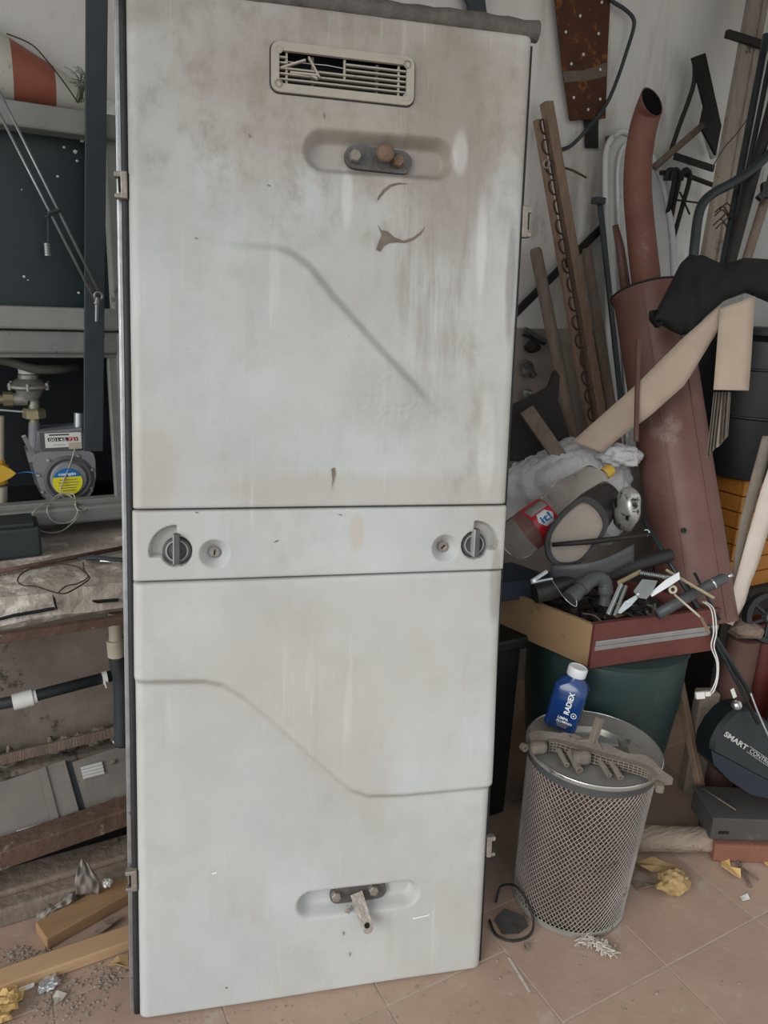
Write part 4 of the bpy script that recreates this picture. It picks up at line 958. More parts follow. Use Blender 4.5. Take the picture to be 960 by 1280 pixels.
build('cap', lathe([(.0235, 0), (.0245, .002), (.0245, .021), (.0225, .024), (.020, .0245), (.019, .023), (0, .0225)], bb0+bax*.144, bax, 28), 'cap_white', bo, True, sharp=40)
def bface(x, h): return bb0+bax*h+bx*x-by*.0352
nface = -by
text('RADIEX', bface(.008, .080), bax, -bx, .0135, 'print_white', bo, width=.060, bold=.015)
text('LIMPA', bface(.004, .036), bax*.0+bx, bax, .007, 'print_white', bo, width=.026, bold=.01); text('ALUMINIO', bface(.009, .027), bx, bax, .006, 'print_white', bo, width=.040, bold=.01)
for k in range(3): build('print_line', obox(bface(.006, .021-k*.004), bx, bax, by, .032-.004*k, .0012, .0005), 'label_grey', bo)
build('emblem', tube([bface(.027, .052)+.0065*(math.cos(t)*bx+math.sin(t)*bax) for t in np.linspace(0, 2*math.pi, 20, False)], .0008, 6, closed=True), 'print_white', bo); build('emblem_dot', prism([bface(.027, .052)+.003*(math.cos(t)*bx+math.sin(t)*bax) for t in (1.57, 3.66, 5.76)], nface*.0005), 'print_white', bo)

# floor litter, right
build('cable_loop', tube(smooth_path([PZ(620, 1128, .006), PZ(626, 1108, .03), PZ(645, 1108, .06), PZ(659, 1128, .045), PZ(667, 1152, .02), PZ(661, 1170, .006), PZ(640, 1176, .005), PZ(620, 1168, .005), PZ(612, 1150, .005)], 6), .0032, 8), 'rubber_black', None, True, label='loop of black cable between the vehicle panel foot and the air filter', cat='cable')
scrap('grey_rag', ((618, 1150), (630, 1140), (655, 1148), (660, 1160), (648, 1172), (628, 1168)), .003, 'box_grey', None, bend=.012, label='flat grey rag inside the black cable loop', cat='rag')
lt = []
for k in range(110):
    f = rng.random(); c = PZ(727+40*f+rng.normal(0, 1.5), 1171+19*f+rng.normal(0, 2), .004+rng.uniform(0, .010)); d_ = A(rng.normal(0, .012), rng.normal(0, .009), rng.normal(0, .004)); m2 = c+d_*.5+A(rng.normal(0, .004), rng.normal(0, .004), .003)
    a2_, b2_ = c-d_, c+d_; a2_[2] = max(a2_[2], .0015); b2_[2] = max(b2_[2], .0015); lt.append(tube(smooth_path([a2_, m2, b2_], 3), rng.uniform(.0008, .0026), 5))
build('lint_strip', join(*lt), 'lint', None, label='grey fluffy lint strip at the foot of the air filter', cat='lint')
scrap('dead_leaf', ((655, 1178), (660, 1183), (661, 1193), (655, 1188)), .002, 'timber_old', None, bend=.01, label='small dry leaf below the black cable loop', cat='leaf')
lg0, lg1 = PZ(795, 1072, .0), PZ(890, 1074, .0); ld = nrm(lg1-lg0)
def logfn():
    V = []; Fc = []; n = 16; seg = 18
    for i in range(n):
        p = lg0+(lg1-lg0)*i/(n-1)
        for k in range(seg):
            t = 2*math.pi*k/seg; r_ = .041*(1+.10*mnoise.noise(Vector((i*.35, math.cos(t)*2, math.sin(t)*2))))*(.9 if i in (0, n-1) else 1)*(1-.12*i/n)
            pz = .037+math.sin(t)*r_*.92; V.append(p+np.cross(A(0, 0, 1), ld)*(math.cos(t)*r_+.036)+A(0, 0, max(pz, .001)))
    for i in range(n-1):
        for k in range(seg): Fc.append([i*seg+k, i*seg+(k+1) % seg, (i+1)*seg+(k+1) % seg, (i+1)*seg+k])
    Fc += [list(range(seg))[::-1], [(n-1)*seg+k for k in range(seg)]]; return np.array(V), Fc
build('firewood_log', logfn(), 'log_bark', None, True, sharp=50, label='short barked log lying behind the air filter', cat='log')
pw = thing('crumpled_paper', 'crumpled tan paper ball on the floor in front of the log', 'paper', PZ(843, 1112))
crumple('paper_wad', PZ(842, 1103, .030), (.045, .038, .030), 31, 'paper_tan', pw, .5)
scrap('paper_tail', ((795, 1078), (815, 1075), (835, 1082), (850, 1086), (838, 1092), (815, 1090), (800, 1086)), .01, 'paper_tan', pw, bend=.012)
scrap('dead_leaf', ((788, 1100), (798, 1094), (812, 1100), (822, 1108), (812, 1113), (797, 1112)), .004, 'timber_old', None, bend=.014, label='curled brown leaf beside the tan paper ball', cat='leaf')
scrap('paper_scrap', ((902, 1073), (911, 1076), (909, 1082), (913, 1086), (925, 1090), (926, 1098), (918, 1098), (911, 1092), (901, 1084)), .003, 'paper_yellow', None, bend=.012, label='torn yellow paper strip near the red brick', cat='paper')
scrap('paper_scrap', ((950, 1072), (957, 1070), (964, 1078), (962, 1086), (955, 1082)), .003, 'paper_yellow', None, bend=.01, label='yellow paper bit at the right picture edge', cat='paper')
scrap('paper_scrap', ((925, 1121), (934, 1119), (937, 1125), (928, 1127)), .002, 'label_white', None, bend=.006, label='tiny white paper scrap on the open tiles', cat='paper')
scrap('paper_scrap', ((949, 1071), (954, 1069), (957, 1073), (951, 1076)), .002, 'label_white', None, bend=.006, label='tiny white flake before the red brick', cat='flake')
build('twig', join(tube(smooth_path([PZ(918, 1068, .008), PZ(926, 1084, .006), PZ(938, 1108, .004)], 4), .005, 6), tube([PZ(926, 1084, .006), PZ(948, 1100, .004)], .0025, 5)), 'wood_grey', None, True, label='thin forked brown twig on the tiles before the red brick', cat='twig')
gr = []
for k in range(260):
    if k % 3: x, y = rng.uniform(620, 955), rng.uniform(1130, 1278)
    else: x, y = rng.uniform(180, 620), 1284-.147*(rng.uniform(180, 620)-174)+rng.uniform(-2, 16)
    if k % 3 == 0 and y < 1282-.147*(x-174): y = 1284-.147*(x-174)
    r_ = rng.uniform(.0007, .0022)*(1.6 if rng.random() < .12 else 1); gr.append(blob(PZ(x, y, r_*.6), (r_*1.3, r_, r_*.6), .5, 5, 1, k))
build('floor_grit', join(*gr), 'crumb', None, label='fine crumbs scattered over the open tiles at lower right', cat='grit', kind='stuff')
build('chalk_mark', bar(PZ(636, 1197, .0008), PZ(662, 1240, .0008), .006, .001, bev=0), 'lint', None, label='pale plaster smear along a tile joint', cat='smear')

# brick, grey box and black garden tool
bk = PZ(895, 1078); e1 = nrm(A(_r[0], _r[1], 0)); e2 = np.cross(A(0, 0, 1), e1)
build('red_brick', obox(bk+e1*.12+e2*.06+A(0, 0, .03), e1, e2, (0, 0, 1), .26, .12, .058, .006), 'brick_red', None, label='red clay brick lying under the grey box', cat='brick')
gb = thing('flat_box', 'flat dusty grey box resting on the red brick', 'box', bk+A(0, 0, .06))
gp = PZ(889, 1051, .060)
build('box_body', obox(gp+e1*.15+e2*.07+A(0, 0, .037), e1, e2, (0, 0, 1), .31, .14, .066, .004), 'box_grey', gb); build('box_lid', obox(gp+e1*.15+e2*.07+A(0, 0, .073), e1, e2, (0, 0, 1), .316, .146, .010, .003), 'box_grey', gb)
build('slot', obox(gp+e1*.03-e2*.0015+A(0, 0, .03), e1, e2, (0, 0, 1), .028, .004, .008, .001), 'inner_black', gb)
build('lid_rod', tube([gp+e1*.01+e2*.13+A(0, 0, .083), gp+e1*.07+e2*.03+A(0, 0, .083)], .0025, 6), 'wood_grey', None, True, label='thin rod lying on the flat grey box', cat='rod')
# tool: rounded housing, axis running down to the right in the picture
gt = thing('garden_tool', 'black garden power tool head with grey lettering on the grey box', 'power tool', PD(925, 985, 2.12))
dt = 2.10
def TP(x, y, dd=0.0): return PD(x, y, dt+dd)
top_px = [(888, 940), (890, 925), (899, 908), (912, 893), (922, 886), (938, 884), (958, 900), (985, 930), (1000, 985), (1000, 1010), (972, 985)]
front = [TP(x, y, 0) for x, y in top_px]; inx = nrm(_f+.0*_u)
def offs(P, k): c = np.mean(P, 0); return [c+(p-c)*k for p in P]
V = np.vstack([offs(front, .90), [p+inx*.012 for p in front], [p+inx*.10 for p in front], [p+inx*.13 for p in offs(front, .8)]]); n = len(front)
Fc = [list(range(n))]+[[i*n+(k+1) % n, i*n+k, (i+1)*n+k, (i+1)*n+(k+1) % n] for i in range(3) for k in range(n)]+[[3*n+k for k in range(n)][::-1]]
build('housing', (V, Fc), 'tool_black', gt, True, sharp=30)
under = [(889, 938), (972, 982), (990, 1006), (960, 998), (940, 994), (912, 976), (892, 955)]
P0 = [TP(x, y, -.006) for x, y in under]; n = len(P0)
build('motor_cover', prism(P0, inx*.11), 'tool_navy', gt)
dirx = nrm(TP(960, 952)-TP(908, 917)); diry = nrm(np.cross(-inx, dirx)); diry = diry if diry[2] > 0 else -diry
text('SMART', TP(920, 926, -.0035), dirx, diry, .0155, 'print_grey', gt, width=.076, bold=.03)
text('CONTROL', TP(952, 947.5, -.0035), dirx, diry, .0115, 'print_grey', gt, width=.078)
for o_ in (-.0085, .0085): build('letter_frame', bar(TP(935, 936, -.0038)+diry*o_, TP(970, 960, -.0038)+diry*o_, .0012, .001, bev=0), 'print_grey', gt)
build('lamp_screw', lathe([(.014, -.01), (.014, 0), (.010, .006), (.004, .008), (0, .008)], TP(922, 882, -.004), -inx, 16), 'chrome', gt, True, sharp=40)
build('warning_tag', bar(TP(915, 861, .01), TP(919, 872, .01), .014, .002, (0, 1, 0)), 'label_white', gt)
for (a, b, r_) in (((803, 648), (938, 868), .0065), ((858, 730), (948, 905), .0055), ((868, 716), (900, 775), .004)):
    build('shaft', tube([PD(*a, 2.08), PD(*b, 2.06)], r_, 10), 'pole_dark' if r_ > .005 else 'tool_black', gt, True)
build('blade_rod', tube(smooth_path([PD(938, 866, 2.055), PD(948, 892, 2.05), PD(965, 930, 2.04)], 5), .003, 8), 'alu_dull', gt, True)
# leaning stick, grey post, clay column, stone
build('wooden_stick', bar(PD(849, 852, 2.36), PZ(886, 1038, .012), .026, .022, (0, 1, 0), .003), 'wood_lath', None, label='weathered wooden stick leaning behind the log', cat='stick')
q = PZ(862, 988, 0); t_ = PD(864, 843, 2.42)
build('grey_post', obox((q[0], q[1], t_[2]/2), nrm((.9, -.4, 0)), nrm((.4, .9, 0)), (0, 0, 1), .065, .045, t_[2], .006), 'concrete_dark', None, label='stubby grey concrete post behind the leaning stick', cat='post')
q = PZ(893, 985, 0)
build('clay_column', lathe([(0, 0), (.052, 0), (.050, .3), (.048, .545), (0, .545)], q, seg=20), 'clay_brown', None, True, sharp=40, label='dark brown clay pipe standing under the maroon tube', cat='pipe')
build('rough_stone', blob(A(q[0], q[1], .575), (.055, .055, .028), .3, 8, 2, 4), 'stone_brown', None, label='rough brown stone on the clay pipe', cat='stone')

# ================================================================== DRUM, DRAWER AND ITS CONTENTS
ZD = .585
bcn = PD(744, 900, 2.28); bcn = A(bcn[0], bcn[1], 0)
gd = thing('green_barrel', 'dark green plastic barrel standing under the red drawer', 'barrel', bcn)
build('barrel_body', lathe([(0, .001), (.160, .001), (.172, .012), (.192, .12), (.214, .28), (.228, .42), (.230, ZD-.03), (.224, ZD-.014)], bcn, seg=48), 'barrel_green', gd, True, sharp=50)
build('barrel_rim', lathe([(.224, ZD-.016), (.235, ZD-.014), (.235, ZD-.003), (.226, ZD-.001), (.19, ZD-.001), (0, ZD-.001)], bcn, seg=48), 'barrel_green', gd, True, sharp=40)
C0 = PZ(737, 836, ZD); C1 = PZ(893, 813, ZD); C2 = PZ(637, 792, ZD)
d1 = nrm(C1-C0); L1 = np.linalg.norm(C1-C0); d2 = nrm(np.cross(A(0, 0, 1), d1)); L2 = .42; DH = .128
dr = thing('wooden_drawer', 'wooden drawer with a maroon front full of scrap on the green barrel', 'drawer', C0)  # a loose drawer: front, sides, back and bottom
def dbx(a0, a1, b0, b1, z0, z1, bev=.002): return obox(C0+d1*(a0+a1)/2+d2*(b0+b1)/2+A(0, 0, (z0+z1)/2), d1, d2, (0, 0, 1), a1-a0, b1-b0, z1-z0, bev)
fr = build('drawer_front', dbx(0, L1, 0, .018, 0, DH), 'drawer_red', dr, label='maroon front board')
build('metal_strip', dbx(.006, L1-.004, -.003, .001, .052, .064, .001), 'alu_strip', fr); build('metal_strip', dbx(.006, L1-.004, -.0045, .001, .065, .080, .002), 'alu_strip', fr)
sd = C2-C0; sd = nrm(sd-A(0, 0, sd[2]))
def side(o0, name, m_): return build(name, obox(o0+sd*L2/2+A(0, 0, DH/2-.003), np.cross(sd, A(0, 0, 1)), sd, (0, 0, 1), .014, L2, DH-.006, .002), m_, dr)
side(C0+d1*.008+d2*.010, 'drawer_side', 'drawer_beige'); side(C0+d1*(L1-.010)+d2*.010, 'drawer_side', 'drawer_red')
build('drawer_back', obox(C0+sd*(L2-.005)+d1*L1/2+A(0, 0, DH/2-.003), d1, d2, (0, 0, 1), L1-.01, .014, DH-.006, .002), 'drawer_in', dr)
build('drawer_bottom', obox(C0+sd*L2/2+d1*L1/2+A(0, 0, .010), d1, sd, (0, 0, 1), L1-.02, L2-.02, .010, 0), 'drawer_in', dr)
ZF = ZD+.10
# bed of small scrap
GRP = 'small scrap in the drawer'
mats_ = ['zinc_dull', 'plastic_black', 'iron_black', 'zinc_dull', 'bolt_rust']
mats_ = [('zinc_dull', 'dull zinc'), ('plastic_black', 'black'), ('iron_black', 'dark iron'), ('bolt_rust', 'rusty')]
for k in range(16):
    right = k >= 8; c = C0+d1*(rng.uniform(L1*.55, L1-.06) if right else rng.uniform(.05, L1*.42))+sd*rng.uniform(.03, .16)+A(0, 0, rng.uniform(.085, .122)); a_ = rng.uniform(0, 6.28); L_ = rng.uniform(.04, .085)
    dx = A(math.cos(a_), math.sin(a_), rng.uniform(-.3, .3))*L_/2
    if k % 2: vf = join(bar(c-dx, c+dx, rng.uniform(.006, .014), .004), bar(c+dx, c+dx+A(dx[1], -dx[0], .006)*.6, .008, .004))
    else: vf = tube(smooth_path([c-dx, c+A(0, 0, .012), c+dx, c+dx+A(-dx[1], dx[0], 0)*.8], 4), rng.uniform(.002, .005), 7)
    mk_, wd_ = mats_[(k//2) % 4]
    build('metal_scrap', vf, mk_, None, label=('bent flat ' if k % 2 else 'curled round ')+wd_+(' scrap in the drawer near its right end' if right else ' scrap in the drawer near its beige side'), cat='metal scrap', group=GRP)
build('drawer_fill', join(*[blob(C0+d1*rng.uniform(.04, L1-.05)+sd*rng.uniform(.03, .36)+A(0, 0, rng.uniform(.05, .092)), (.026, .026, .020), .6, 7, 2, k) for k in range(110)]), 'iron_black', None, label='dark mass of small scrap filling the red drawer', cat='scrap', kind='stuff')
def DP(x, y, d): return PD(x, y, d)
bt = thing('rubber_tube', 'fat black rubber tube lying across the red drawer', 'tube', DP(750, 730, 1.98))
build('tube_body', tube([DP(668, 742, 1.94), DP(680, 739, 1.945), DP(760, 716, 2.0), DP(838, 693, 2.06)], [.026, .0265, .025, .017], 18), 'plastic_black', bt, True, sharp=50)
build('tube_mouth', lathe([(.026, 0), (.020, .001), (.018, -.02), (0, -.02)], DP(668, 742, 1.9395), DP(668, 742, 1.94)-DP(680, 739, 1.945), 18), 'inner_black', bt, True)
ho = thing('ribbed_hose', 'short grey ribbed elbow hose on the scrap in the red drawer', 'hose', DP(735, 740, 1.95))
hp_ = smooth_path([DP(712, 748, 1.90), DP(722, 739, 1.91), DP(733, 729, 1.925), DP(745, 722, 1.94), DP(755, 727, 1.95), DP(757, 742, 1.955), DP(755, 756, 1.96)], 6)
build('hose_body', tube(hp_, [.0185+(.0022 if 12 < i < 30 and i % 2 else 0)-(.004 if i > 30 else 0) for i in range(len(hp_))], 16), 'plastic_grey', ho, True, sharp=60)
build('hose_cuff', tube([hp_[0], hp_[5]], .0215, 16, caps=True), 'plastic_grey', ho, True, sharp=50)
build('hose_collar', tube([hp_[8], hp_[11]], .0215, 16, caps=True), 'plastic_grey', ho, True, sharp=50)
cp = thing('clothes_peg', 'white plastic clothes peg at the left end of the black tube', 'peg', DP(672, 728, 1.97))
build('jaw', bar(DP(664, 727, 1.95), DP(684, 714, 1.96), .009, .008), 'cap_white', cp); build('jaw', bar(DP(664, 729, 1.95), DP(691, 724, 1.95), .009, .008), 'cap_white', cp); build('spring', tube([DP(668, 726, 1.94), DP(668, 726, 1.965)], .005, 10), 'zinc', cp)
# zinc hinge
hg = thing('cabinet_hinge', 'shiny zinc lift hinge with a spring lying at the drawer front', 'hinge', DP(800, 745, 1.93))
build('arm', bar(DP(760, 768, 1.90), DP(777, 730, 1.92), .010, .012), 'zinc', hg); build('arm', bar(DP(768, 770, 1.89), DP(783, 732, 1.91), .007, .012), 'zinc_dull', hg)
build('top_bar', bar(DP(772, 729, 1.915), DP(801, 714, 1.935), .006, .012), 'brass', hg)
build('plate', prism([DP(x, y, 1.905) for x, y in ((803, 724), (822, 726), (815, 741), (808, 749), (797, 747), (792, 739))], nrm(_f)*.003), 'zinc_dull', hg)
build('link_arm', prism([DP(x, y, 1.90) for x, y in ((771, 766), (781, 752), (795, 744), (797, 748), (788, 758), (776, 767))], nrm(_f)*.004), 'zinc', hg)
build('tongue', prism([DP(x, y, 1.912) for x, y in ((812, 742), (832, 725), (849, 715), (850, 724), (835, 734), (815, 746))], nrm(_f)*.003), 'cap_white', hg)
build('rivet', lathe([(.004, 0), (.004, .003), (0, .004)], DP(797, 743, 1.901), -_f, 10), 'chrome', hg); build('rivet', lathe([(.004, 0), (.004, .003), (0, .004)], DP(785, 753, 1.898), -_f, 10), 'chrome', hg)
sp0, sp1 = DP(800, 716, 1.93), DP(830, 721, 1.925); sx_, sy_, sz_ = frame_from(sp1-sp0)
build('spring', tube([sp0+(sp1-sp0)*t+.005*(math.cos(t*2*math.pi*14)*sx_+math.sin(t*2*math.pi*14)*sy_) for t in np.linspace(0, 1, 14*10)], .0011, 5), 'zinc', hg, True)
build('spring_end', bar(DP(828, 721, 1.925), DP(842, 722, 1.92), .008, .010), 'zinc_dull', hg)
build('sliding_rail', bar(DP(832, 712, 1.97), DP(893, 748, 1.93), .004, .008), 'brass', None, label='thin brass-coloured rail crossing the drawer right corner', cat='rail')
pm = thing('hand_pump', 'grey plastic pump handle poking out at the drawer right end', 'handle', DP(880, 740, 2.0))
build('grip', tube([DP(868, 741, 1.985), DP(882, 734, 1.99), DP(884, 733, 1.99), DP(905, 723, 2.0), DP(910, 721, 2.0)], [.013, .013, .015, .015, .006], 14), 'plastic_grey', pm, True, sharp=40); build('barrel_tube', tube([DP(822, 768, 1.96), DP(872, 739, 1.985)], .0145, 14), 'plastic_grey', pm, True)
build('knob_tip', tube([DP(909, 721.5, 2.0), DP(915, 718, 2.0)], .0055, 10), 'chrome', pm, True); build('collar', tube([DP(890, 730, 1.99), DP(892, 729, 1.99)], .0158, 14), 'chrome', pm, True)
cr_ = thing('ring_rod', 'cream rod with a ring end hanging over the drawer front', 'rod', DP(860, 755, 1.92))
build('ring', tube([DP(841, 737, 1.93)+.0085*(math.cos(t)*_r+math.sin(t)*_u) for t in np.linspace(0, 2*math.pi, 18, False)], .0035, 8, closed=True), 'pvc_cream', cr_, True)
build('stem', tube([DP(843, 743, 1.925), DP(876, 772, 1.89)], .003, 8), 'pvc_cream', cr_, True); build('handle', bar(DP(876, 771, 1.888), DP(887, 792, 1.885), .010, .007), 'wood_lath', cr_)
wc = thing('white_cable', 'white twin cable with a plug connector hanging over the drawer front', 'cable', DP(885, 865, 1.88))
for o_ in (0, 3.5): build('lead', tube(smooth_path([DP(878+o_, 752, 1.93), DP(889+o_, 762, 1.90), DP(892+o_, 790, 1.88), DP(889+o_, 808, 1.88), DP(896+o_*.5, 828, 1.88), DP(895+o_*.5, 850, 1.88), DP(887+o_, 866, 1.88), DP(880, 868, 1.88)], 6), .0018, 6), 'cable_white', wc, True)
build('connector', join(obox(DP(875, 869, 1.88), nrm(_r+.1*_u), -_f, nrm(_u-.1*_r), .022, .012, .018, .002), obox(DP(884, 867, 1.88), nrm(_r+.1*_u), -_f, nrm(_u-.1*_r), .014, .014, .012, .002)), 'cable_white', wc)
build('thin_wire', tube(smooth_path([DP(690, 725, 1.93), DP(706, 748, 1.89), DP(720, 758, 1.885), DP(719, 745, 1.885), DP(714, 735, 1.90)], 6), .0011, 5), 'zinc', None, True, label='thin bright wire hooked over the beige drawer side', cat='wire')

# wing mirror
gl = [(729, 629), (745, 637), (754, 652), (752, 665), (742, 680), (725, 699), (702, 702), (691, 692), (689, 675), (695, 660), (710, 642)]
gl = [tuple(p[:2]) for p in smooth_path([(*gl[-1], 0)]+[(*q, 0) for q in gl]+[(*gl[0], 0), (*gl[1], 0)], 4)[4:-5]]
gc_ = np.mean(gl, 0); ou = [tuple(gc_+(np.array(p)-gc_)*1.20+np.array((0, -1))) for p in gl]; inn = [tuple(gc_+(np.array(p)-gc_)*1.02) for p in gl]
dm = 1.97
wm = thing('wing_mirror', 'dusty black vehicle wing mirror lying on the scrap in the drawer', 'wing mirror', PD(720, 705, dm))
mo = [PD(*p, dm) for p in ou]; mi = [PD(*p, dm) for p in inn]
build('mirror_bezel', ring_prism(mo, mi, _f*.02), 'mirror_case', wm); build('mirror_glass', prism([PD(*p, dm+.012) for p in inn], _f*.004), 'mirror_glass', wm)
shift = PD(772, 628, dm+.05)-PD(722, 668, dm); n = len(mo)
mc = np.mean(mo, 0); lay = [[p+_f*.015 for p in mo], [mc+(p-mc)*.97+_f*.045+shift*.25 for p in mo], [mc+(p-mc)*.80+_f*.09+shift*.75 for p in mo], [mc+(p-mc)*.45+_f*.12+shift*1.05 for p in mo]]
V = np.vstack(lay); Fc = [[i*n+(k+1) % n, i*n+k, (i+1)*n+k, (i+1)*n+(k+1) % n] for i in range(3) for k in range(n)]+[[3*n+k for k in range(n)][::-1]]
build('mirror_housing', (V, Fc), 'mirror_case', wm, True, sharp=45)
build('chrome_trim', blob(PD(783, 637, 2.03), (.030, .045, .062), .15, 6, 3, 9), 'mirror_chrome', wm, True)
build('mounting_arm', tube([PD(690, 681, 1.955), PD(740, 677, 1.95), PD(803, 669, 1.97), PD(812, 667, 1.975)], [.006, .008, .006, .005], 8), 'iron_black', wm, True)
build('arm_hook', tube([PD(808, 666, 1.972)+.008*(math.cos(t)*_r+math.sin(t)*_u) for t in np.linspace(-1.6, 2.2, 10)], .002, 6), 'zinc', wm, True)
def trough(u, v):
    x = 688+103*u; y = 706+13*math.sin(u*2.6)-30*u+v*22-3*u; return PD(x, y, 1.965-.035*math.sin(u*3.14)+.02*v)
thick(build('bent_trim', grid(trough, 18, 4), 'plastic_grey', None, True, label='bent dark plastic trim strip under the wing mirror', cat='trim strip'), .004)
# soda bottle
s0, s1 = PD(633, 683, 2.06), PD(762, 588, 2.15); sa = nrm(s1-s0); SL = np.linalg.norm(s1-s0)
sb = thing('soda_bottle', 'crushed clear plastic soda bottle with a red label and yellow cap', 'bottle', s0)
prof = [(0, .010), (.030, .0), (.052, .012), (.060, .035), (.060, .078), (.057, .084), (.057, .150), (.0575, .158), (.053, .175), (.052, .185), (.060, .205), (.065, .228), (.064, .248), (.052, SL-.052), (.030, SL-.034), (.018, SL-.024), (.016, SL-.004)]
prof = [(r_*.98, h) for r_, h in prof]
v_, f_ = lathe(prof, s0, sa, 32, hint=_u)
v_ = v_+np.array([.003*np.array(mnoise.noise_vector(Vector(p*11))) for p in v_])
bd = build('bottle_body', (v_, f_), 'pet_clear', sb, True, sharp=60)
build('label', lathe([(.0585, .082), (.0592, .084), (.0592, .150), (.0585, .152)], s0, sa, 40, hint=_u), 'label_red', sb, True, sharp=60)
build('cap', lathe([(.0175, SL-.022), (.0185, SL-.020), (.0185, SL+.004), (.016, SL+.007), (0, SL+.007)], s0, sa, 20), 'cap_yellow', sb, True, sharp=40)
# printed patch: a white diamond with blue letters and a grey text block, wrapped on the label
lx, ly, lz = frame_from(sa, _u)
def lab(t, h, r_=.0600): return s0+lz*h+r_*(math.cos(t)*lx+math.sin(t)*ly)
vdir = -(_f-lz*(_f@lz)); vdir = nrm(vdir+.25*_u); t0 = math.atan2(vdir@ly, vdir@lx)
def labpoly(name, pts, m_, r_, par):
    P = []
    for i in range(len(pts)):
        a, b = np.array(pts[i]), np.array(pts[(i+1) % len(pts)])
        for k in range(4): q = a+(b-a)*k/4; P.append(lab(t0+q[0], q[1], r_))
    n = len(P); c = lab(t0+np.mean([p[0] for p in pts]), np.mean([p[1] for p in pts]), r_*1.003); V = np.vstack([P, [c]])
    return thick(build(name, (V, [[i, (i+1) % n, n] for i in range(n)]), m_, par, True), .0004, 0)
labpoly('label_diamond', ((.05, .094), (.42, .108), (.42, .135), (.05, .146), (-.28, .132), (-.28, .104)), 'print_white', .0605, sb)
labpoly('label_text_block', ((-.34, .088), (-.34, .148), (-.85, .148), (-.85, .088)), 'label_grey', .0602, sb)
tcn = lab(t0+.07, .120, .0612); text('it!', tcn, lz, nrm(np.cross(nrm(tcn-(s0+lz*.120)), lz)), .022, 'label_blue', sb, width=.034, bold=.03)
# woven sack
def sackfn(u, v):
    th = math.pi*(v-.02); ph = 2*math.pi*u; c = PD(712, 620, 2.38); x, y, z = math.sin(th)*math.cos(ph), math.sin(th)*math.sin(ph), math.cos(th)
    sx = math.copysign(abs(x)**.7, x)*.215; sy = math.copysign(abs(y)**.7, y)*.13; sz = math.copysign(abs(z)**.75, z)*.15
    p = Vector((sx*9, sy*9, sz*9)); k = .022*mnoise.noise(p*.8)+.020*abs(mnoise.noise(p*1.7))+.012*abs(mnoise.noise(p*4))+.004*mnoise.noise(p*9)
    q = A(sx, sy, sz)+A(x, y, z)*k; q[2] += .03*math.exp(-((sx-.02)/.1)**2)*(z > 0); return c+q
wsk = thing('woven_sack', 'white woven plastic sack heaped behind the drawer', 'sack', PD(712, 680, 2.38))
build('sack_body', grid(sackfn, 120, 60), 'sack_white', wsk, True)
build('sack_mouth', blob(PD(772, 572, 2.27), (.075, .06, .036), .35, 9, 4, 17), 'sack_white', wsk, True, label='frayed open end of the sack')
build('navy_crate', join(obox(C0+sd*.33-d1*.02+A(0, 0, .14), d1, sd, (0, 0, 1), .28, .16, .06, .006)), 'navy_crate', None, label='dark blue box wedged behind the soda bottle', cat='box')

# ================================================================== TUBES, BELTS AND CLOTH
ta, tb = PD(811, 366, 2.40), PD(876, 778, 2.30); tdir = nrm(tb-ta); TL = np.linalg.norm(tb-ta)
mt = thing('maroon_tube', 'big maroon painted tube leaning behind the drawer', 'tube', tb)
build('tube_body', lathe([(.118, 0), (.120, .004), (.118, .012), (.112, .02), (.110, TL*.4), (.109, TL), (.104, TL), (.100, .01)], ta, tdir, 40, hint=_r), 'maroon_tube', mt, True, sharp=40)
build('tube_rim', tube([ta+.1185*(math.cos(t)*frame_from(tdir, _r)[0]+math.sin(t)*frame_from(tdir, _r)[1]) for t in np.linspace(0, 2*math.pi, 48, False)], .004, 8, closed=True), 'iron_black', mt, True)
for k in range(2):
    fx, fy, _ = frame_from(tdir, _r); t = math.atan2(-_f@fy, -_f@fx)+(-.35, .55)[k]; e_ = math.cos(t)*fx+math.sin(t)*fy
    build('seam', bar(ta+e_*.112+tdir*.02, tb+e_*.1095-tdir*.01, .006, .004, e_), 'maroon_tube', mt)
build('bolt_hole', lathe([(0, 0), (.006, 0), (.006, .003), (.008, .003), (.008, -.002)], PD(838, 662, 2.305)-_f*.10, -_f, 12), 'iron_black', mt, True, sharp=30)
rp = thing('red_pipe', 'rusty red bent pipe rising out of the maroon tube', 'pipe', ta)
rpp = smooth_path([PD(817, 430, 2.38), PD(809, 362, 2.37), PD(802, 300, 2.36), PD(797, 240, 2.35), PD(798, 200, 2.345), PD(803, 165, 2.325), PD(810, 140, 2.30), PD(817, 122, 2.25), PD(829, 92, 2.17)], 6)
rrr = np.interp(np.linspace(0, 1, len(rpp)), [0, .3, .6, 1], [.047, .044, .042, .041])
vr_ = nrm(ray(816, 129)); pd_ = .83*_r+.55*_u; pd_ = nrm(pd_-vr_*(pd_@vr_)); mn_ = nrm(.85*pd_-.53*vr_); mcen = PD(817, 127, 2.27)
def cut_tube(r_scale):
    v, f = tube(rpp, list(rrr*r_scale), 28, caps=False); m = len(rpp)
    tdir_ = nrm(rpp[-1]-rpp[-6]); t = ((mcen-v)@mn_)/(tdir_@mn_); out = t < 0
    v[out] = v[out]+t[out][:, None]*tdir_; return v, f
o_v, o_f = cut_tube(1.0); i_v, i_f = cut_tube(.93); nn_ = len(o_v); k_ = [nn_-28+q for q in range(28)]
build('pipe_body', join((o_v, o_f)), 'red_pipe', rp, True)
build('pipe_lip', (np.vstack([o_v[-28:], i_v[-28:]]), [[q, (q+1) % 28, 28+(q+1) % 28, 28+q] for q in range(28)]), 'red_pipe', rp)
build('pipe_bore', (i_v, [q[::-1] for q in i_f]), 'inner_black', rp, True)
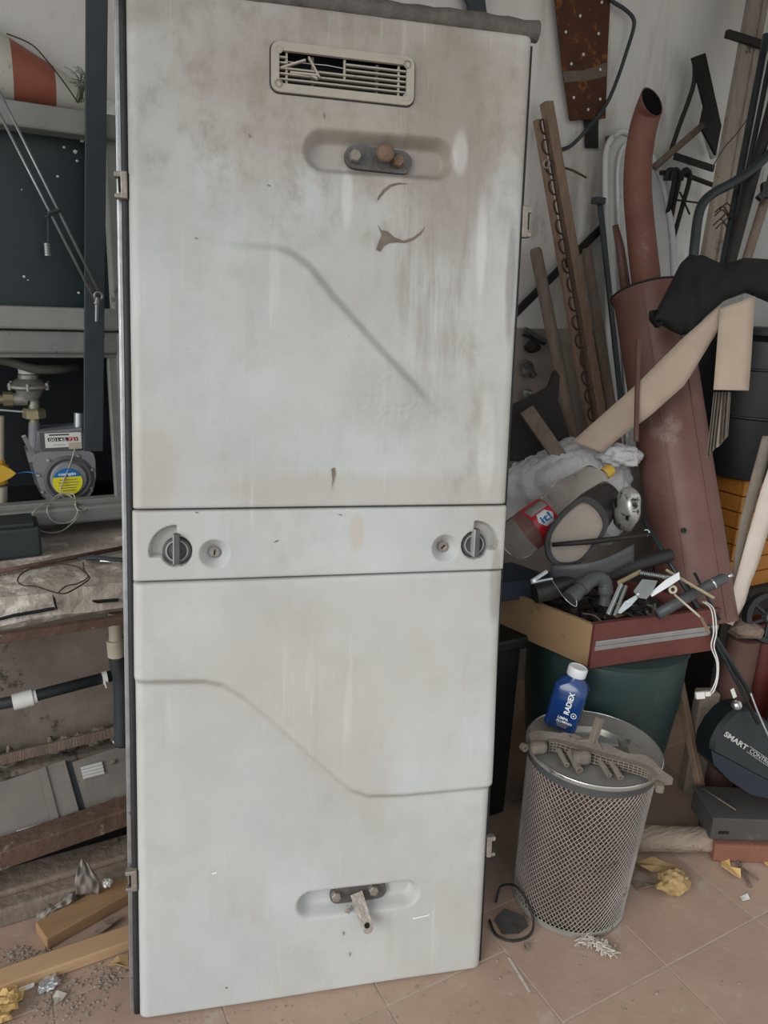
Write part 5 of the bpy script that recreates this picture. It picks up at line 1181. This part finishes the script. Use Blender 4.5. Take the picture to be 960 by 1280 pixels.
build('red_spike', tube([PD(769, 282, 2.44), PD(775, 308, 2.44), PD(784, 375, 2.44)], [.010, .014, .018], 10), 'maroon_tube', None, True, label='thin maroon bar wedged left of the red pipe', cat='bar')
build('thin_dark_rod', bar(PD(798, 424, 2.10), PD(795, 552, 2.12), .012, .010), 'clay_brown', None, label='upright dark steel rod crossing before the tan belt', cat='rod')
# tan belt
bu = [(715, 552), (735, 534), (793, 483), (853, 423), (899, 383)]; bl_ = [(752, 566), (772, 549), (812, 520), (856, 481), (904, 402)]; dd_ = [2.20, 2.19, 2.13, 2.12, 2.10]
tbm = thing('tan_belt', 'long tan fabric belt draped across the maroon tube', 'belt', PD(740, 555, 2.2))
def ribbon(U_, L_, D_, nu=24, nv=5, bulge=.004):
    def fn(u, v):
        t = u*(len(U_)-1); i = min(int(t), len(U_)-2); f = t-i
        a = np.array(U_[i])*(1-f)+np.array(U_[i+1])*f; b = np.array(L_[i])*(1-f)+np.array(L_[i+1])*f; d = D_[i]*(1-f)+D_[i+1]*f; q = a+(b-a)*v
        return PD(q[0], q[1], d-bulge*math.sin(v*math.pi)+.002*math.sin(u*23))
    return grid(fn, nu, nv)
thick(build('belt_run', ribbon(bu, bl_, dd_), 'belt_tan', tbm, True), .0025)
thick(build('belt_drop', ribbon([(900, 386), (898, 410), (895, 450), (892, 487)], [(944, 370), (942, 400), (939, 450), (936, 488)], [2.085, 2.075, 2.075, 2.07], 16, 5), 'belt_tan', tbm, True), .0025)
def plt(u, v):
    x = 893+20*v-9*u*(1-.3*v)+(8*u if v > .5 else 0)*.3; y = 490+(56+26*(1-v))*u; return PD(x, y, 2.10+.010*math.sin(v*34)+.02*u)
thick(build('belt_pleats', grid(plt, 10, 40), 'belt_edge', tbm, False, label='pleated grey-brown underside'), .0015)
# cream belt pair to the right
cb_ = thing('cream_belt', 'wide cream belt hanging down at the right picture edge', 'belt', PD(905, 780, 2.2))
thick(build('belt_face', ribbon([(975, 545), (952, 610), (932, 680), (921, 720), (912, 750), (905, 778)], [(1010, 560), (968, 640), (948, 705), (938, 730), (931, 755), (916, 782)], [2.25]*6, 20, 4), 'belt_cream', cb_, True), .003)
thick(build('belt_back', ribbon([(953, 545), (938, 600), (925, 650), (917, 700), (913, 745)], [(968, 545), (952, 605), (936, 660), (926, 705), (917, 748)], [2.29]*5, 20, 4), 'belt_edge', cb_, True), .003)
# black cloth
tl = [(815, 398), (834, 362), (850, 330), (862, 318), (880, 319), (905, 331), (930, 322), (960, 324), (1000, 330)]; bln = [(819, 402), (838, 413), (850, 419), (864, 418), (880, 398), (905, 376), (932, 366), (960, 378), (1000, 385)]
def clothfn(u, v):
    t = u*8; i = min(int(t), 7); f = t-i; a = np.array(tl[i])*(1-f)+np.array(tl[i+1])*f; b = np.array(bln[i])*(1-f)+np.array(bln[i+1])*f; q = a+(b-a)*v
    return PD(q[0], q[1], 2.13-.05*math.sin(v*math.pi)+.022*mnoise.noise(Vector((u*9, v*3, 1))))
thick(build('black_cloth', grid(clothfn, 48, 16), 'cloth_black', None, True, label='black cloth bag slung over the tubes above the tan belt', cat='cloth'), .03, 1)

# ================================================================== BACK RIGHT CORNER
CX0 = PY(918, 680, 1.60)[0]; CX1 = XR-.04
dkc = thing('dark_cupboard', 'low dark cupboard in the back right corner under the orange crate', 'cupboard', ((CX0+CX1)/2, 1.85, 0))
build('carcass', abox(CX0+.01, CX1-.01, 1.60, 1.92, .001, .50, .004), 'dark_cupboard', dkc); build('cupboard_top', abox(CX0-.01, CX1, 1.58, 1.93, .50, .53, .003), 'dark_cupboard', dkc)
oc = thing('orange_crate', 'orange slatted crate below the black barrel', 'crate', ((CX0+CX1)/2, 1.85, .53))
oz0, oz1 = .531, PY(930, 598, 1.62)[2]
build('crate_core', abox(CX0+.02, CX1-.02, 1.615, 1.90, oz0, oz1-.01, .004), 'drawer_in', oc)
for k in range(7):
    z0 = oz0+k*(oz1-oz0)/7; z1 = z0+(oz1-oz0)/7-.004
    build('slat', abox(CX0, CX1, 1.60, 1.615, z0, z1, .003), 'crate_orange', oc); build('slat', abox(CX0, CX0+.015, 1.615, 1.90, z0, z1, .003), 'crate_orange', oc)
bbc = A(2.462, 1.71, oz1)
kb_ = thing('black_barrel', 'black plastic barrel standing on the orange crate', 'barrel', bbc)
build('barrel_body', lathe([(0, .001), (.20, .001), (.225, .012), (.235, .10), (.240, .26), (.240, .40), (.232, .47), (.20, .49)], bbc, seg=48), 'barrel_black', kb_, True, sharp=50)
for h_ in (.22, .38): build('hoop', lathe([(.238, h_-.006), (.2435, h_-.004), (.2435, h_+.004), (.238, h_+.006)], bbc, seg=48), 'barrel_black', kb_, True)
build('barrel_lid', lathe([(.205, .485), (.212, .490), (.212, .51), (.20, .515), (0, .515)], bbc, seg=48), 'barrel_black', kb_, True, sharp=40)
fw = thing('spoked_wheel', 'black spoked plastic wheel at the right edge above the red canister', 'wheel', PD(958, 800, 2.25))  # a plastic wheel with rim, hub and spokes
wcn = PD(962, 772, 2.27)
build('tyre', lathe([(.062, -.016), (.078, -.016), (.082, 0), (.078, .016), (.062, .016), (.062, -.016)], wcn, -_f, 36), 'plastic_black', fw, True, sharp=40)
build('wheel_hub', lathe([(0, -.014), (.018, -.014), (.018, .018), (.012, .022), (0, .022)], wcn, -_f, 20), 'plastic_grey', fw, True, sharp=40)
for k in range(6):
    t = k*math.pi/3+.3; e_ = math.cos(t)*_r+math.sin(t)*_u; build('spoke', bar(wcn+e_*.015, wcn+e_*.066, .010, .012, _f), 'plastic_black', fw)
rcn = PD(957, 880, 2.33); rcn = A(rcn[0]+.03, rcn[1]+.06, 0)
rk = thing('red_canister', 'dark red metal canister in shade behind the garden tool', 'canister', rcn)
build('canister_body', lathe([(0, .001), (.055, .001), (.058, .006), (.058, .56), (.050, .585), (.020, .60)], rcn, seg=28), 'cyl_red', rk, True, sharp=40); build('neck', lathe([(.020, .598), (.018, .62), (0, .622)], rcn, seg=20), 'iron_black', rk, True, sharp=40)
gbx = PD(975, 890, 2.20); gbx = A(gbx[0]+.12, gbx[1]-.02, 0)
gb2 = thing('green_bucket', 'dark green bucket edge at the right picture border beside the garden tool', 'bucket', gbx)
build('bucket_body', lathe([(0, .001), (.085, .001), (.090, .01), (.105, .42)], gbx, seg=30), 'barrel_green', gb2, True, sharp=40); build('bucket_rim', lathe([(.104, .415), (.110, .417), (.110, .43), (.100, .43)], gbx, seg=30), 'barrel_green', gb2, True, sharp=40)

# white cupboard door standing against the right wall
wp = thing('white_door_leaf', 'bright white flat door leaf against the right wall behind the poles', 'door leaf', (2.72, 1.7, 1.0))
build('leaf', abox(2.715, 2.745, 1.05, 2.03, .55, 2.36, .004), 'door_white', wp); build('handle', bar((2.708, 1.80, 1.875), (2.708, 1.86, 1.872), .004, .008), 'iron_black', wp)

# ================================================================== ALONG THE BACK WALL, RIGHT
YW = WB-.006
rpl = thing('rusty_plate', 'rusty sheet iron plate with bright rivets hanging high on the wall', 'metal plate', PY(735, 150, YW))
def WPX(x, y, Y): return PY(x, y, Y)
build('plate', prism([WPX(x, y, YW-.02) for x, y in ((690, -40), (765, -40), (760, 60), (757, 148), (713, 151), (704, 90))], (0, .005, 0)), 'rust_plate', rpl)
build('tape_band', prism([WPX(x, y, YW-.022) for x, y in ((704, 89), (730, 88), (759, 78), (758, 95), (735, 101), (706, 103))], (0, .002, 0)), 'tape_brown', rpl)
for (x, y) in ((707, 40), (748, 42), (729, 68), (714, 80), (750, 87), (717, 122), (750, 124), (735, 137), (752, 3), (725, 20)):
    build('rivet', lathe([(.0045, 0), (.0045, .002), (0, .003)], WPX(x, y, YW-.02), (0, -1, 0), 10), 'cap_white', rpl)
build('back_bar', prism([WPX(x, y, YW-.008) for x, y in ((731, 140), (748, 140), (748, 185), (733, 185))], (0, .006, 0)), 'iron_black', rpl); build('back_lug', prism([WPX(x, y, YW-.012) for x, y in ((742, 120), (757, 118), (757, 147), (744, 149))], (0, .006, 0)), 'iron_black', rpl)
build('black_cable', tube(smooth_path([WPX(752, -12, YW-.03), WPX(766, 2, YW-.03), WPX(780, 11, YW-.03), WPX(791, 22, YW-.03), WPX(792, 35, YW-.03), WPX(783, 65, YW-.03), WPX(772, 98, YW-.03), WPX(758, 130, YW-.04), WPX(735, 160, YW-.04), WPX(714, 182, YW-.02), WPX(698, 188, YW-.01)], 6), .0065, 10), 'steel_dark', None, True, label='stiff dark cable arcing down beside the rusty plate', cat='cable')
build('rubber_strap', prism([WPX(x, y, YW-.03) for x, y in ((560, -40), (578, -12), (586, 6), (588, 60), (609, 60), (609, 20), (606, -5), (598, -40))], (0, .012, 0)), 'steel_dark', None, label='dark rubber strap hanging on the wall above the panel top', cat='strap')
build('wall_batten', bar(WPX(474, -60, YW-.012), WPX(476, 70, YW-.012), .022, .02, (0, 1, 0)), 'wood_lath', None, label='thin brown batten on the wall just above the panel top', cat='batten')

def lean(top, bot, Yt, Yb, w_, t_, m_, name, label, cat, hint=(0, 1, 0)): return build(name, bar(PY(*top, Yt), PY(*bot, Yb), w_, t_, hint, .003), m_, None, label=label, cat=cat)
ll_ = thing('spring_lath', 'long wooden lath laced with rusty wire loops leaning on the wall', 'wood lath', PY(755, 560, 1.80))
pa, pb = PY(683, 128, 2.09), PY(757, 560, 1.86)
build('lath', bar(pa, pb, .036, .03, (0, 1, 0), .003), 'wood_lath', ll_); 
pc, pd = PY(671, 150, 2.085), PY(741, 560, 1.855); build('thin_lath', bar(pc, pd, .020, .018, (0, 1, 0), .002), 'wood_lath', ll_)
for k in range(16):
    f = .02+k*.058; q = pc+(pd-pc)*f+A(.012, -.014, 0); e_ = nrm(pd-pc); s_ = A(1, 0, 0)
    build('wire_loop', tube([q+e_*(.023*math.cos(t))+s_*(-.020*math.sin(t))*(1 if k % 4 else .6) for t in np.linspace(-.4, math.pi+.4, 10)], .0028, 6), 'rust_wire', ll_, True)
build('lacing_wire', tube([pc+(pd-pc)*t+A(.013, -.016, 0) for t in np.linspace(0, 1, 12)], .0022, 6), 'rust_wire', ll_, True)
build('staple_ring', tube([PY(683, 205, 2.03)+.012*(math.cos(t)*A(1, 0, 0)+math.sin(t)*A(0, 0, 1)) for t in np.linspace(0, 2*math.pi, 16, False)], .004, 6, closed=True), 'bolt_steel', ll_, True)
def rpole(a, b, Ya, Yb, r_, m_, name, label, cat): return build(name, tube([PY(*a, Ya), PY(a[0]+(b[0]-a[0])*.02, a[1]+(b[1]-a[1])*.02, Ya+(Yb-Ya)*.02), PY(*b, Yb)], [r_*.8, r_, r_], 14), m_, None, True, label=label, cat=cat, sharp=50)
rpole((669, 311), (716, 545), 2.06, 1.88, .0205, 'wood_grey', 'wooden_pole', 'round grey wooden pole leaning left of the laced lath', 'pole')
rpole((733, 311), (772, 560), 2.07, 1.86, .0175, 'wood_grey', 'wooden_pole', 'round grey wooden pole leaning right of the laced lath', 'pole')
gbar = thing('green_angle_bar', 'dark green steel angle bar leaning beside the white panel', 'angle bar', PY(778, 470, 2.0))
build('web', bar(PY(750, 255, 2.05), PY(776, 500, 1.96), .022, .008, (0, 1, 0)), 'steel_dark', gbar); build('end_cap', obox(PY(748, 251, 2.045), (1, 0, 0), (0, 1, 0), nrm((.1, 0, 1)), .042, .03, .022, .003), 'steel_dark', gbar)
lean((754, 283), (640, 396), 2.125, 2.12, .028, .012, 'iron_black', 'diagonal_bar', 'dark flat bar slanting behind the wooden poles', 'bar')
build('wall_hook', tube([PY(700, 208, 2.12), PY(716, 213, 2.11), PY(733, 222, 2.09)], .004, 8), 'iron_rust', None, True, label='short rusty hook sticking out right of the laced lath', cat='hook')
# white car panel behind the red pipe
wf = thing('white_fender', 'white enamelled car body panel standing behind the red pipe', 'car panel', PY(800, 450, 2.05))
def WP2(x, y, Yo=0.0): return PY(x, y, 2.11-.08*(y-165)/300+Yo)
opx = [(764, 560), (762, 480), (758, 300), (757, 210), (760, 182), (770, 168), (782, 165), (800, 178), (820, 205), (832, 240), (840, 290), (843, 350), (846, 480), (848, 560)]
P = [WP2(x, y) for x, y in opx]; build('panel_skin', prism(P, (0, .012, 0)), 'white_enamel', wf)
build('panel_rim', tube(smooth_path([WP2(x, y, -.008) for x, y in opx], 4), .011, 10), 'white_enamel', wf, True)
build('inner_rim', tube(smooth_path([WP2(x, y, -.012) for x, y in ((784, 556), (782, 470), (775, 330), (772, 230), (775, 195), (783, 180), (793, 182))], 4), .007, 8), 'white_enamel', wf, True)
build('iron_block', obox(PY(770, 180, 2.13), nrm((1, 0, .25)), (0, 1, 0), nrm((-.25, 0, 1)), .085, .018, .06, .004), 'clay_brown', None, label='dark brown iron block behind the top of the white car panel', cat='iron block')
# iron gate-frame pieces
ib = thing('iron_bracket', 'black welded iron bracket leaning high in the wall corner', 'bracket', PY(890, 200, 2.08))
build('plate', prism([PY(x, y, 2.05) for x, y in ((866, 72), (882, 66), (902, 157), (895, 194), (888, 180), (876, 157), (881, 133))], (0, .010, 0)), 'iron_black', ib)
build('bent_rod', tube(smooth_path([PY(868, 74, 2.06), PY(868, 100, 2.07), PY(861, 125, 2.075), PY(850, 155, 2.08), PY(838, 190, 2.085)], 5), .0085, 8), 'iron_black', ib, True)
build('round_strut', tube([PY(878, 157, 2.04), PY(818, 209, 2.08)], .0125, 12), 'wood_grey', ib, True); build('cross_bar', bar(PY(843, 195, 2.10), PY(892, 211, 2.08), .024, .010, (0, 1, 0)), 'iron_black', ib)
build('white_pipe', tube([PY(882, 162, 2.10), PY(893, 196, 2.10)], .016, 14), 'white_enamel', None, True, label='short white pipe end behind the iron bracket', cat='pipe')
hk = thing('hook_rail', 'rail with black hooked rods below the iron bracket', 'rail', PY(860, 260, 2.08))
build('rail', tube(smooth_path([PY(826, 216, 2.06), PY(848, 216, 2.06), PY(866, 222, 2.06), PY(895, 233, 2.06)], 4), .0085, 10), 'iron_black', hk, True)
for (x, ye, dx) in ((844, 290, -8), (857, 300, -16), (838, 268, -4)):
    build('hooked_rod', tube(smooth_path([PY(x-6, 226, 2.04), PY(x-3, 214, 2.035), PY(x+3, 213, 2.035), PY(x+5, 224, 2.04), PY(x+dx*.2, 255, 2.06), PY(x+dx, ye, 2.09)], 5), .0085, 8), 'iron_black', hk, True)
for (a, b) in (((846, 250), (876, 254)), ((850, 240), (862, 268))): build('cross_wire', tube([PY(*a, 2.03), PY(*b, 2.03)], .0035, 6), 'iron_black', hk, True)
# plank and poles at far right
pk = thing('grey_plank', 'wide weathered grey plank leaning in the right corner', 'plank', PY(880, 340, 1.95))
pa, pb = PY(957, -60, 2.02), PY(884, 345, 1.80)
build('board', bar(pa, pb, .088, .022, (0, 1, 0), .003), 'wood_plank', pk); build('board_edge', bar(pa+A(.028, -.014, 0), pb+A(.028, -.014, 0), .026, .008, (0, 1, 0), .002), 'wood_plank', pk)
for k in range(7): 
    a = PD(888+rng.uniform(0, 16), 262+k*4, 2.24); build('tie_wire', tube(smooth_path([a, a+_r*.02+_u*.015-_f*.01, a+_r*.045-_u*.012], 4), .0022, 5), 'rust_wire', pk, True)
build('iron_stub', bar(PY(908, 42, 1.95), PY(985, 66, 1.90), .024, .018, (0, 1, 0)), 'iron_black', None, label='dark iron bar jutting across the top of the grey plank', cat='bar')
def fp(a, b, d, r_, m_, label): return build('dark_pole', tube([PD(*a, d), PD(*b, d-.04)], r_, 12), m_, None, True, label=label, cat='pole', sharp=50)
fp((958, 44), (903, 335), 2.28, .011, 'pole_dark', 'straight dark steel pole right beside the grey plank'); fp((966, 60), (917, 300), 2.26, .008, 'pole_dark', 'thin dark steel pole between two thicker poles at the right edge')
fp((985, 60), (908, 345), 2.22, .017, 'iron_black', 'thick black pole crossing the white door leaf'); fp((1000, 110), (930, 335), 2.24, .014, 'wood_grey', 'brown wooden pole furthest right of the pole cluster')
build('bent_tube', tube(smooth_path([PD(866, 330, 2.14), PD(869, 300, 2.14), PD(873, 270, 2.14), PD(880, 252, 2.14), PD(894, 240, 2.15), PD(915, 229, 2.16), PD(940, 212, 2.17), PD(975, 180, 2.18)], 6), .014, 12), 'pole_dark', None, True, label='bent dark steel tube rising from the black cloth', cat='tube')
build('black_clamp', join(obox(PD(958, 238, 2.16), _r, -_f, _u, .03, .02, .045, .004), obox(PD(952, 244, 2.16), nrm(_r+_u), -_f, nrm(_u-_r), .03, .018, .018, .003)), 'plastic_black', None, label='black clamp hanging at the right edge before the door leaf', cat='clamp')
build('thin_wire', tube(smooth_path([PD(935, 148, 2.2), PD(920, 168, 2.2), PD(905, 185, 2.2), PD(890, 210, 2.2)], 4), .0018, 5), 'wire_dark', None, True, label='thin dark wire curving over the grey plank', cat='wire')
# dim scrap between panel and poles
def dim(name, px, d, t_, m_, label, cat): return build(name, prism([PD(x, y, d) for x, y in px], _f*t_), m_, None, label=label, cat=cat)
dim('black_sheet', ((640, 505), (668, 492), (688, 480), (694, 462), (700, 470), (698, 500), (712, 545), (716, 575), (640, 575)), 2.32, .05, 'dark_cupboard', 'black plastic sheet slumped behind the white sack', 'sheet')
build('old_board', bar(PD(658, 512, 2.26), PD(700, 572, 2.24), .045, .014, -_f), 'wood_grey', None, label='short old board leaning above the white sack', cat='board')
pl_ = thing('old_pliers', 'dark old pliers hanging low on the wall by the panel edge', 'pliers', PY(670, 420, 2.12))
build('jaw', bar(PY(656, 411, 2.12), PY(683, 428, 2.12), .016, .012, (0, 1, 0)), 'lock_plate', pl_); build('jaw', bar(PY(654, 418, 2.12), PY(681, 430, 2.12), .010, .012, (0, 1, 0)), 'iron_black', pl_)
build('pump_part', blob(PY(666, 433, 2.11), (.034, .02, .024), .25, 6, 2, 7), 'iron_black', None, label='black rounded iron fitting on the wall by the panel edge', cat='fitting')
build('pump_part', join(blob(PY(660, 462, 2.11), (.022, .018, .03), .3, 6, 2, 9), tube([PY(655, 452, 2.1), PY(668, 470, 2.1)], .012, 10)), 'lock_plate', None, label='grey metal fitting hanging below the black fitting', cat='fitting')
build('pump_part', blob(PY(659, 492, 2.10), (.022, .018, .018), .4, 9, 2, 11), 'zinc_dull', None, label='pale crumbly fitting lowest of the wall fittings', cat='fitting')

bn = thing('gap_shade_block', 'added black block deepening the shade between the panel and the green barrel', 'shade block', (1.17, 1.66, 0))  # made-up block, added to blacken the gap beside the panel
build('gap_shade_body', prism([(1.06, 1.50, .001), (1.30, 1.50, .001), (1.30, 1.80, .001), (1.06, 1.80, .001)], (0, 0, .56)), 'barrel_black', bn)
build('gap_shade_top', abox(1.04, 1.32, 1.48, 1.82, .56, .60, .008), 'barrel_black', bn)
tk = thing('floor_shade_block', 'added dark block deepening the shade on the floor behind the leaning stick', 'chest', (1.93, 1.72, 0))  # made-up block, added to darken the floor and wall foot behind the stick
build('floor_shade_body', abox(1.74, 2.10, 1.62, 1.95, .001, .42, .006), 'dark_cupboard', tk); build('floor_shade_top', abox(1.73, 2.11, 1.61, 1.96, .42, .47, .010), 'dark_cupboard', tk)

def lip(x, y): q = PY(x, y, 1.676); return q
for pts in (((-5, 775), (20, 769), (45, 765), (68, 761), (69, 762.5), (45, 767), (20, 771), (-5, 777)), ((66, 744), (70, 751), (72, 762), (69.5, 762), (67, 753)), ((116, 752.5), (125, 752), (134, 751), (148, 750), (148, 752), (134, 753), (122, 754.5))):
    build('plaster_crack', prism([lip(*p) for p in pts], (0, .012, 0)), 'inner_black', bpy.data.objects['trim_2'])
